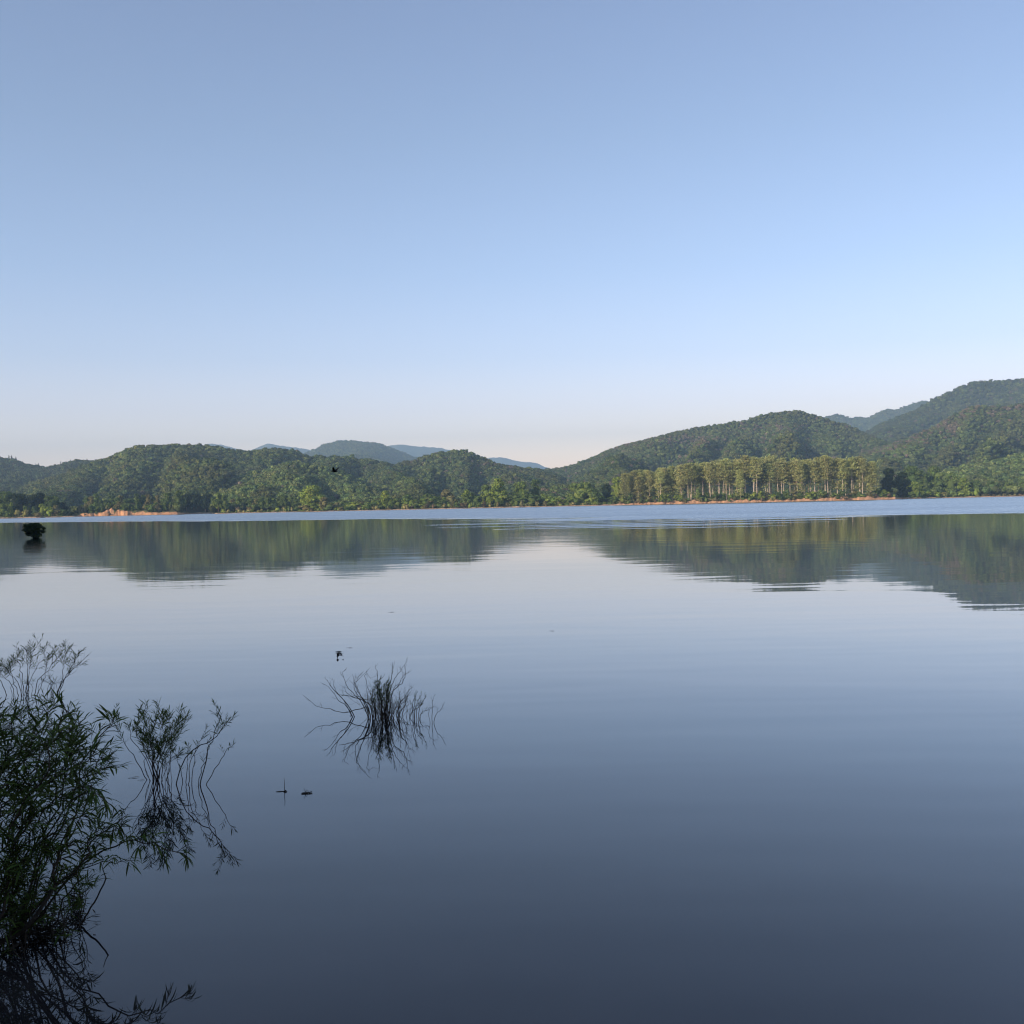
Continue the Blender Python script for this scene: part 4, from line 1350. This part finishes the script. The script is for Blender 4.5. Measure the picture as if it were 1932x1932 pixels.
clump('drift_clump', 'dark clump of drift hanging in the stems of the large willow', at(144, 1700, 6.95), 0.045, 0.085, 5)

# dead brush and litter lodged among the willow's feet
def brush(name, label, c, rx, ry, rz, n, seed):
    rng = random.Random(seed)
    mb = MB()
    for k in range(n):
        p = c + Vector((rng.gauss(0, rx * 0.45), rng.gauss(0, ry * 0.45), abs(rng.gauss(0, rz * 0.45))))
        d = Vector((rng.gauss(0, 1), rng.gauss(0, 1), rng.gauss(0.1, 0.45)))
        if k % 3:
            mb.tube(twig(p, d, rng.uniform(0.06, 0.22), rng, -0.02, 4), rng.uniform(0.0015, 0.0035), 0.001, 3, cap=False)
        else:
            L = rng.uniform(0.04, 0.09)
            mb.leaf(p, d, Vector((rng.gauss(0, 0.6), rng.gauss(0, 0.6), 1)).normalized(), L, L * rng.uniform(0.13, 0.22), rng.uniform(0, 0.6))
    o = link(name, mb.mesh(name, c), M_DEBRIS); o.location = c
    return tag(o, label, 'brush')


brush('dead_brush', 'tangle of dead brush and litter lodged at the foot of the large willow', on_water(70, 1765), 0.22, 0.2, 0.16, 330, 62)

# slender leafy willow, right of the big one
bL = (295, 1471); bR = (356, 1480)
rg = random.Random(8)
st = []
for base, pts, o in [
    (bL, [(270, 1440), (243, 1413), (226, 1377), (226, 1338)], {'twigs': 7, 'twigL': 0.16, 'from': 0.5}),
    (bL, [(280, 1420), (262, 1385), (262, 1342)], {}),
    (bL, [(290, 1420), (278, 1380), (282, 1338)], {}),
    (bL, [(298, 1432), (310, 1393), (296, 1338)], {}),
    (bL, [(300, 1436), (308, 1380), (310, 1345)], {}),
    (bL, [(303, 1435), (325, 1388), (322, 1347)], {}),
    ((309, 1474), [(312, 1430), (322, 1390), (337, 1337)], {}),
    (bL, [(310, 1434), (340, 1390), (360, 1353)], {}),
    (bL, [(265, 1425), (250, 1390), (245, 1362)], {'twigs': 5}),
    (bL, [(276, 1415), (268, 1375), (272, 1350)], {}),
    (bL, [(290, 1430), (288, 1385), (292, 1352)], {'r': 0.007}),
    ((309, 1474), [(322, 1440), (330, 1400), (345, 1360)], {}),
]:
    o = dict(o); o.setdefault('r', rg.uniform(0.004, 0.0065)); o.setdefault('twigs', 11)
    st.append((path(base, *pts, dY=rg.uniform(-0.35, 0.35)), o))
for k in range(8):
    bx = rg.uniform(283, 325)
    st.append((path((bx, 1472), (bx + rg.uniform(-25, 20), 1435), (bx + rg.uniform(-45, 40), rg.uniform(1390, 1425)), dY=rg.uniform(-0.2, 0.2)), {'r': 0.003, 'twigs': 3, 'bare': 0.7, 'n': 8, 'twigL': 0.12}))
willow('willow', 'slender willow with a leafy top standing in the water right of the large one', st, 33, leafL=0.092, gap=0.016, twigs=16, twigL=0.16, t_from=0.28, sub=0.5, droop=0.2, curl=0.12, wob=1.4)
st = []
for base, pts, o in [
    ((330, 1478), [(364, 1425), (405, 1393), (428, 1367), (436, 1352)], {'from': 0.55, 'twigs': 7, 'r': 0.006}),
    ((376, 1480), [(388, 1429), (402, 1385), (408, 1330)], {'from': 0.55, 'twigs': 9, 'r': 0.0065}),
    ((376, 1480), [(409, 1445), (425, 1417), (439, 1412)], {'from': 0.5, 'twigs': 3, 'bare': 0.8}),
    ((356, 1480), [(352, 1440), (355, 1400)], {'twigs': 4, 'bare': 0.5, 'twigL': 0.1}),
    ((350, 1480), [(360, 1440), (374, 1405), (388, 1380)], {'twigs': 6, 'twigL': 0.12}),
    ((360, 1482), [(366, 1430), (372, 1400)], {'twigs': 4, 'bare': 0.5, 'twigL': 0.1}),
    ((345, 1478), [(340, 1450), (335, 1425)], {'twigs': 3, 'bare': 0.5, 'twigL': 0.1}),
    ((366, 1482), [(384, 1450), (392, 1420), (394, 1395)], {'twigs': 5, 'twigL': 0.1, 'bare': 0.3}),
]:
    o = dict(o); o.setdefault('r', 0.0045)
    st.append((path(base, *pts, dY=rg.uniform(-0.3, 0.3)), o))
willow('willow', 'sparse right-leaning willow with few leaves, beside the slender one', st, 35, leafL=0.075, gap=0.018, twigs=8, twigL=0.15, t_from=0.35, sub=0.4, droop=0.2, curl=0.1, bare=0.2)

# far willow by the left edge
st = []
for base, pts, o in [
    ((46, 1311), [(35, 1290), (18, 1268), (6, 1252)], {}),
    ((44, 1311), [(42, 1280), (38, 1250), (36, 1224)], {}),
    ((48, 1311), [(55, 1280), (60, 1245), (69, 1209)], {}),
    ((50, 1311), [(62, 1282), (78, 1250), (89, 1210)], {}),
    ((56, 1311), [(75, 1285), (98, 1255), (118, 1212)], {}),
    ((60, 1311), [(82, 1282), (88, 1250), (100, 1222)], {}),
    ((101, 1309), [(121, 1284), (134, 1267), (166, 1235)], {'r': 0.008}),
    ((101, 1309), [(118, 1280), (118, 1250), (126, 1224)], {}),
    ((104, 1309), [(126, 1276), (140, 1250), (150, 1232)], {}),
    ((40, 1311), [(28, 1285), (22, 1262), (28, 1240)], {}),
    ((30, 1311), [(18, 1290), (6, 1275), (-6, 1262)], {}),
    ((20, 1312), [(6, 1290), (-12, 1268), (-25, 1250)], {}),
    ((52, 1311), [(52, 1275), (50, 1245), (56, 1220)], {}),
]:
    o = dict(o); o.setdefault('r', rg.uniform(0.005, 0.007))
    st.append((path(base, *pts, dY=rg.uniform(-0.4, 0.4)), o))
for k in range(16):
    bx = rg.choice([rg.gauss(48, 12), rg.gauss(100, 7)])
    st.append((path((bx, 1311), (bx + rg.uniform(-10, 10), 1295), (bx + rg.uniform(-22, 22), rg.uniform(1270, 1290)), dY=rg.uniform(-0.2, 0.2)), {'r': 0.004, 'twigs': 3, 'bare': 0.8, 'n': 7, 'twigL': 0.12}))
willow('willow', 'fan-shaped sparse willow in the water by the left edge, farthest of the willows', st, 37, leafL=0.095, gap=0.024, twigs=10, twigL=0.20, t_from=0.5, sub=0.5, droop=0.2, curl=0.1)

# -- half-drowned bare bush in the middle
BX = lambda zx, zy: (498.4 + zx / 4.877, 1201.3 + zy / 4.877)


def bpath(base, *pts, dY=0.0):
    return path(BX(*base), *[BX(*p) for p in pts], dY=dY)


rg = random.Random(12)
st = []
for base, pts, o in [
    ((1000, 755), [(980, 650), (900, 580), (790, 550), (680, 530)], {'r': 0.008}),
    ((1000, 755), [(930, 610), (870, 540), (830, 470), (812, 350)], {'r': 0.007}),
    ((985, 750), [(900, 600), (830, 520), (750, 420), (735, 350), (755, 295)], {}),
    ((990, 750), [(920, 590), (850, 500), (840, 420), (905, 330)], {}),
    ((1010, 750), [(900, 560), (830, 440), (870, 390), (950, 315)], {'r': 0.004}),
    ((1040, 750), [(1000, 600), (850, 570), (760, 510), (715, 460)], {'r': 0.005}),
    ((1100, 755), [(1060, 600), (1040, 480), (1035, 360), (1018, 258)], {}),
    ((1110, 755), [(1080, 600), (1070, 460), (1075, 360)], {'bare': 0.0, 'twigs': 9, 'r': 0.007}),
    ((1110, 755), [(1115, 600), (1130, 450), (1180, 340), (1178, 230)], {'r': 0.007}),
    ((1120, 755), [(1150, 520), (1220, 360), (1290, 262)], {}),
    ((1130, 755), [(1180, 520), (1270, 430), (1290, 340), (1283, 275)], {}),
    ((1140, 755), [(1190, 500), (1240, 440), (1285, 350), (1330, 315)], {'r': 0.004}),
    ((1010, 755), [(990, 600), (960, 420), (935, 340), (1000, 390)], {'r': 0.004}),
    ((1230, 755), [(1250, 650), (1280, 560), (1348, 478)], {}),
    ((1240, 755), [(1260, 640), (1300, 600), (1330, 545)], {'r': 0.004}),
]:
    o = dict(o); o.setdefault('r', 0.0055); o.setdefault('bare', 0.95)
    st.append((bpath(base, *pts, dY=rg.uniform(-0.4, 0.4)), o))
for k in range(58):
    bx = rg.gauss(1110, 85) if k % 3 else rg.uniform(960, 1300)
    by = rg.uniform(715, 790)
    tx = bx + rg.gauss(0, 100) + (bx - 1110) * 0.25; ty = rg.uniform(440, 660)
    lf_ = 0.2 if 980 < tx < 1200 and ty < 580 else 0.9
    st.append((bpath((bx, by), ((bx + tx) / 2 + rg.gauss(0, 22), (by + ty) / 2), (tx, ty), dY=rg.uniform(-0.25, 0.25)), {'r': rg.uniform(0.0025, 0.005), 'twigs': 6, 'bare': lf_, 'twigL': 0.14, 'n': 9, 'from': 0.2}))
for k in range(16):
    tx = rg.choice([rg.gauss(1035, 22), rg.gauss(1150, 25)]); ty = rg.uniform(395, 500)
    st.append((bpath((rg.gauss(1100, 45), 752), ((1100 + tx) / 2 + rg.gauss(0, 30), 610), (tx, ty), dY=rg.uniform(-0.2, 0.2)), {'r': 0.0045, 'twigs': 8, 'bare': 0.0, 'twigL': 0.10, 'n': 9, 'from': 0.45, 'leaf': 0.045}))
willow('submerged_bush', 'half-drowned bush with a dense tangle of dark twigs in the middle of the calm water', st, 41, leafL=0.032, gap=0.017, twigs=5, twigL=0.16, t_from=0.25, sub=0.35, droop=0.1, curl=0.10, cat='bush', wob=0.8)
st = []
for base, pts, o in [
    ((858, 735), [(770, 650), (690, 590), (620, 500), (542, 430)], {}),
    ((862, 735), [(780, 640), (690, 545), (620, 450), (580, 400)], {'r': 0.007}),
    ((862, 735), [(740, 610), (660, 500), (640, 430), (622, 380)], {'r': 0.004}),
    ((985, 748), [(960, 650), (890, 652), (780, 688), (690, 695), (610, 660), (500, 625), (362, 545)], {'r': 0.0065, 'twigs': 4}),
    ((860, 735), [(800, 720), (780, 740), (760, 715)], {'r': 0.003, 'twigs': 2}),
]:
    o = dict(o); o.setdefault('r', 0.0055); o.setdefault('twigs', 4); o['bare'] = 1.0
    st.append((bpath(base, *pts, dY=rg.uniform(-0.2, 0.2)), o))
willow('bare_branch', 'long bare forked branch reaching left from the half-drowned bush', st, 43, twigs=4, twigL=0.12, t_from=0.3, sub=0.15, cat='branch', wob=0.6)
st = []
for base, pts, o in [
    ((1350, 760), [(1370, 640), (1385, 560), (1402, 495)], {}),
    ((1375, 760), [(1395, 660), (1420, 590), (1440, 518)], {}),
    ((1390, 765), [(1430, 670), (1460, 600), (1492, 538)], {}),
    ((1400, 765), [(1450, 700), (1490, 680), (1525, 648)], {'bare': 0.6}),
    ((1365, 760), [(1375, 680), (1378, 620), (1390, 560)], {}),
    ((1320, 740), [(1340, 700), (1350, 660), (1340, 590)], {'bare': 1.0, 'r': 0.003}),
    ((1430, 765), [(1440, 730), (1470, 700)], {'bare': 1.0, 'r': 0.003}),
    ((1410, 765), [(1400, 690), (1425, 640), (1455, 590)], {}),
]:
    o = dict(o); o.setdefault('r', 0.0045)
    st.append((bpath(base, *pts, dY=rg.uniform(-0.15, 0.15)), o))
willow('shoot_cluster', 'little cluster of leafy upright shoots right of the half-drowned bush', st, 45, leafL=0.036, gap=0.016, twigs=6, twigL=0.07, t_from=0.35, sub=0.1, droop=0.1, curl=0.15, cat='shoots', bare=0.1)
st = []
for base, pts, o in [
    ((1545, 790), [(1550, 700), (1555, 620), (1570, 530)], {}),
    ((1545, 790), [(1575, 730), (1625, 670), (1660, 600)], {}),
    ((1540, 790), [(1515, 715), (1540, 650), (1590, 650)], {'r': 0.003}),
]:
    o = dict(o); o.setdefault('r', 0.0042); o['bare'] = 0.85
    st.append((bpath(base, *pts, dY=rg.uniform(-0.1, 0.1)), o))
willow('bare_twig', 'last thin bare twig standing alone at the right end of the half-drowned bush', st, 47, leafL=0.03, twigs=4, twigL=0.08, t_from=0.4, sub=0.0, cat='twig')

# -- things floating
def floating_stick(a, b, r, label, name='floating_stick'):
    mb = MB()
    A = on_water(*a); B = on_water(*b)
    rng = random.Random(int(a[0]))
    mb.tube(wander([A, A.lerp(B, 0.5) + Vector((0, 0, 0.003)), B], 8, 0.8, rng), r, r * 0.5, 5)
    return mb, A


mb, A = floating_stick((521, 1494), (541, 1493), 0.005, '')
o = link('floating_stick', mb.mesh('floating_stick', A), M_TWIG); o.location = A
tag(o, 'thin stick floating flat at the foot of the upright reed', 'stick')
mb = MB(); B = on_water(537.5, 1494)
mb.tube(wander([B - Vector((0, 0, 0.1)), B + Vector((0, 0, 0.06)), B + Vector((-0.002, 0, 0.135))], 8, 0.3, random.Random(2)), 0.004, 0.0012, 5)
mb.tube([B + Vector((-0.01, 0.0, 0.002)), B + Vector((0.006, 0.01, 0.012)), B + Vector((0.02, 0.0, 0.001))], 0.006, 0.003, 5)
mb.tube([B + Vector((0.0, 0.0, 0.002)), B + Vector((0.012, -0.01, 0.009)), B + Vector((0.016, -0.02, 0.0))], 0.005, 0.002, 5)
o = link('reed', mb.mesh('reed', B), M_TWIG); o.location = B
tag(o, 'single thin reed standing upright out of the water below the half-drowned bush', 'reed')
rngd = random.Random(77)
mb = MB(); B = on_water(577, 1497)
for k in range(5):
    mb.blob(B + Vector((rngd.gauss(0, 0.018), rngd.gauss(0, 0.010), 0.001)), rngd.uniform(0.010, 0.019), 9, 6, 0.4, (1.4, 0.9, 0.4))
for k in range(14):
    p0 = B + Vector((rngd.gauss(0, 0.016), rngd.gauss(0, 0.010), 0.004))
    mb.tube(twig(p0, Vector((rngd.gauss(0, 1), rngd.gauss(0, 0.6), rngd.uniform(-0.1, 0.35))), rngd.uniform(0.015, 0.04), rngd, 0.0, 4), 0.0028, 0.001, 4)
for d_, L in (((-0.4, 0, 1), 0.05), ((0.9, 0, 0.25), 0.045), ((-1, 0.1, 0.15), 0.04), ((0.5, 0, 0.8), 0.03), ((-0.1, 0, 0.9), 0.03)):
    mb.tube(twig(B + Vector((rngd.uniform(-0.02, 0.02), 0, 0.006)), Vector(d_), L, rngd, 0.0, 4), 0.003, 0.001, 4)
o = link('floating_debris', mb.mesh('floating_debris', B), M_DEBRIS); o.location = B
tag(o, 'small raft of dark debris floating right of the upright reed', 'debris')


def bit(px, py, L, label, group=None, cat='leaf'):
    A = on_water(px, py, 0.003)
    mb = MB()
    rng = random.Random(int(px * 7 + py))
    d = Vector((1, rng.uniform(-0.5, 0.5), 0))
    mb.leaf(Vector((0, 0, 0)), d, Vector((0, 0.05, 1)), L, L * 0.22, -0.05)
    mb.tube([Vector((0, 0, 0)), -d.normalized() * L * 0.25], L * 0.02, L * 0.012, 4)
    o = link('floating_leaf', mb.mesh('floating_leaf'), M_DEBRIS); o.location = A
    tag(o, label, cat, group)


bit(735, 1155, 0.12, 'tiny dark fleck floating alone far out above the half-drowned bush')
bit(1038, 1190, 0.10, 'tiny dark fleck floating alone right of the middle of the lake')
bit(656, 1222, 0.10, 'tiny fleck floating between the far water and the half-drowned bush')
bit(246, 1467.5, 0.09, 'thin floating leaf left of the slender willow, the longer of two')
bit(262, 1472, 0.06, 'short floating leaf left of the slender willow, nearer its stems')
bit(172, 1728, 0.06, 'floating leaf beside the bent bare stick')
bit(178, 1741, 0.035, 'small floating scrap just right of the bent bare stick')

# -- crow flying low over the lake
bw = at(632, 889, 49.7)
body = MB()
ax = Matrix.Identity(3)
prof = [(-0.245, 0.004, 0.0), (-0.20, 0.016, 0.0), (-0.165, 0.034, 0.004), (-0.13, 0.038, 0.004), (-0.08, 0.052, 0), (0.0, 0.062, -0.004), (0.07, 0.05, -0.002), (0.12, 0.034, 0.0), (0.155, 0.024, 0.0)]
bv = []; bq = []; sg = 12
for x, r, z in prof:
    for k in range(sg):
        an = 2 * PI * k / sg
        bv.append(Vector((x, r * math.cos(an), z + r * 0.9 * math.sin(an))))
for i in range(len(prof) - 1):
    for k in range(sg):
        bq.append((i * sg + k, i * sg + (k + 1) % sg, (i + 1) * sg + (k + 1) % sg, (i + 1) * sg + k))
body.v = bv; body.q = bq + [tuple(range(0, 4)), ]
body.q = bq
# fan tail
tb = len(body.v)
for x, hw in ((0.13, 0.018), (0.20, 0.045), (0.265, 0.062), (0.275, 0.05)):
    for s_ in (-1, 0, 1):
        body.v += [Vector((x, hw * s_, -0.002 + 0.006)), Vector((x, hw * s_, -0.012 + 0.004))]
for i in range(3):
    for s_ in range(2):
        a0 = tb + i * 6 + s_ * 2; b0 = a0 + 6
        body.q += [(a0, a0 + 2, b0 + 2, b0), (a0 + 1, b0 + 1, b0 + 3, a0 + 3)]
crow = link('bird', body.mesh('bird'), M_BIRD)
crow.location = bw
crow.scale = (0.86, 0.86, 0.86)
crow.rotation_euler = (0, math.radians(2), math.radians(-12))


def wing(sgn):
    wb = MB()
    # root to tip: (span, lift, lead x, trail x)
    st_ = [(0.035, 0.02, -0.10, 0.06), (0.15, 0.07, -0.09, 0.07), (0.27, 0.125, -0.05, 0.075), (0.36, 0.175, 0.0, 0.085), (0.42, 0.21, 0.035, 0.08), (0.45, 0.23, 0.06, 0.075)]
    for s_, z, x0, x1 in st_:
        for u in (0, 0.33, 0.66, 1):
            x = x0 + (x1 - x0) * u
            cam_ = 0.012 * math.sin(PI * u)
            wb.v += [Vector((x, sgn * s_, z + cam_ + 0.003)), Vector((x, sgn * (s_ + 0.004), z + cam_ - 0.003))]
    for i in range(len(st_) - 1):
        for u in range(3):
            a0 = i * 8 + u * 2; b0 = a0 + 8
            wb.q += [(a0, a0 + 2, b0 + 2, b0), (a0 + 1, b0 + 1, b0 + 3, a0 + 3)]
    w_ = link('wing', wb.mesh('wing'), M_BIRD, crow)


wing(1); wing(-1)
tag(crow, 'black crow with raised wings flying left, low over the lake', 'bird')

# ------------------------------------------------------------------ near bank and an unseen hillside behind the camera, shaped to shade this shore
nx = np.linspace(-420, 260, 120); ny = np.concatenate([np.linspace(-420, -40, 50), np.linspace(-38, 6, 40)])
GX, GY = np.meshgrid(nx, ny, indexing='ij')
edge_y = 3.4 + (fbm(GX / 6.0, GX * 0, 3, 91) - 0.5) * 1.2
dd = edge_y - GY
GZ = np.where(dd > 0, 1.05 * (1 - np.exp(-dd / 1.6)) + 0.02 * np.maximum(dd - 8, 0), -0.25 * np.minimum(-dd, 6))
GZ += (fbm(GX / 1.5, GY / 1.5, 3, 92) - 0.5) * 0.15 * (dd > 0)
v_ = np.stack([GX, GY, GZ], -1).reshape(-1, 3)
ix_ = np.arange(v_.shape[0]).reshape(GX.shape)
q_ = np.stack([ix_[:-1, :-1], ix_[1:, :-1], ix_[1:, 1:], ix_[:-1, 1:]], -1).reshape(-1, 4)
tag(link('near_bank', np_mesh('near_bank', v_, q_, smooth=True), M_NEAR), 'earth bank of the near shore where the viewer stands', 'bank', kind='structure')

RID = np.array([(-330, 150), (-240, 60), (-165, 0), (-125, -95), (-70, -190), (40, -260), (160, -300)], float)
HX, HY = np.meshgrid(np.linspace(-460, 220, 120), np.linspace(-420, 230, 120), indexing='ij')
dist = np.full(HX.shape, 1e9)
for i in range(len(RID) - 1):
    a, b = RID[i], RID[i + 1]
    ab = b - a
    t_ = np.clip(((HX - a[0]) * ab[0] + (HY - a[1]) * ab[1]) / (ab @ ab), 0, 1)
    dist = np.minimum(dist, np.hypot(HX - a[0] - ab[0] * t_, HY - a[1] - ab[1] * t_))
HZ = 92 * np.exp(-(dist / 62) ** 2) * (0.92 + 0.16 * fbm(HX / 40, HY / 40, 3, 95)) - 3.0 + (fbm(HX / 9, HY / 9, 3, 96) - 0.5) * 7 * np.exp(-(dist / 62) ** 2)
v_ = np.stack([HX, HY, HZ], -1).reshape(-1, 3)
ix_ = np.arange(v_.shape[0]).reshape(HX.shape)
q_ = np.stack([ix_[:-1, :-1], ix_[1:, :-1], ix_[1:, 1:], ix_[:-1, 1:]], -1).reshape(-1, 4)
tag(link('hill', np_mesh('hill', v_, q_, smooth=True), M_HILL), 'steep unseen hill behind the near shore, shaped to shade it from the low sun', 'hill', kind='structure')

# ------------------------------------------------------------------ haze
HZ0, HZ1 = -7.0, 640.0
hx0, hx1, hy0, hy1 = -6600, 8600, -600, 9900
hv = [(hx0, hy0, HZ0), (hx1, hy0, HZ0), (hx1, hy1, HZ0), (hx0, hy1, HZ0), (hx0, hy0, HZ1), (hx1, hy0, HZ1), (hx1, hy1, HZ1), (hx0, hy1, HZ1)]
hq = [(0, 3, 2, 1), (4, 5, 6, 7), (0, 1, 5, 4), (1, 2, 6, 5), (2, 3, 7, 6), (3, 0, 4, 7)]
m_, nt_, out_ = mat('haze')
pv = N(nt_, 'ShaderNodeVolumePrincipled')
pv.inputs['Color'].default_value = (0.46, 0.72, 1.0, 1)
pv.inputs['Density'].default_value = 1.65e-4
pv.inputs['Anisotropy'].default_value = 0.0
nt_.links.new(pv.outputs[0], out_.inputs['Volume'])
tag(link('haze', np_mesh('haze', hv, hq), m_), 'thin blue morning haze over the lake and hills', 'haze', kind='stuff')
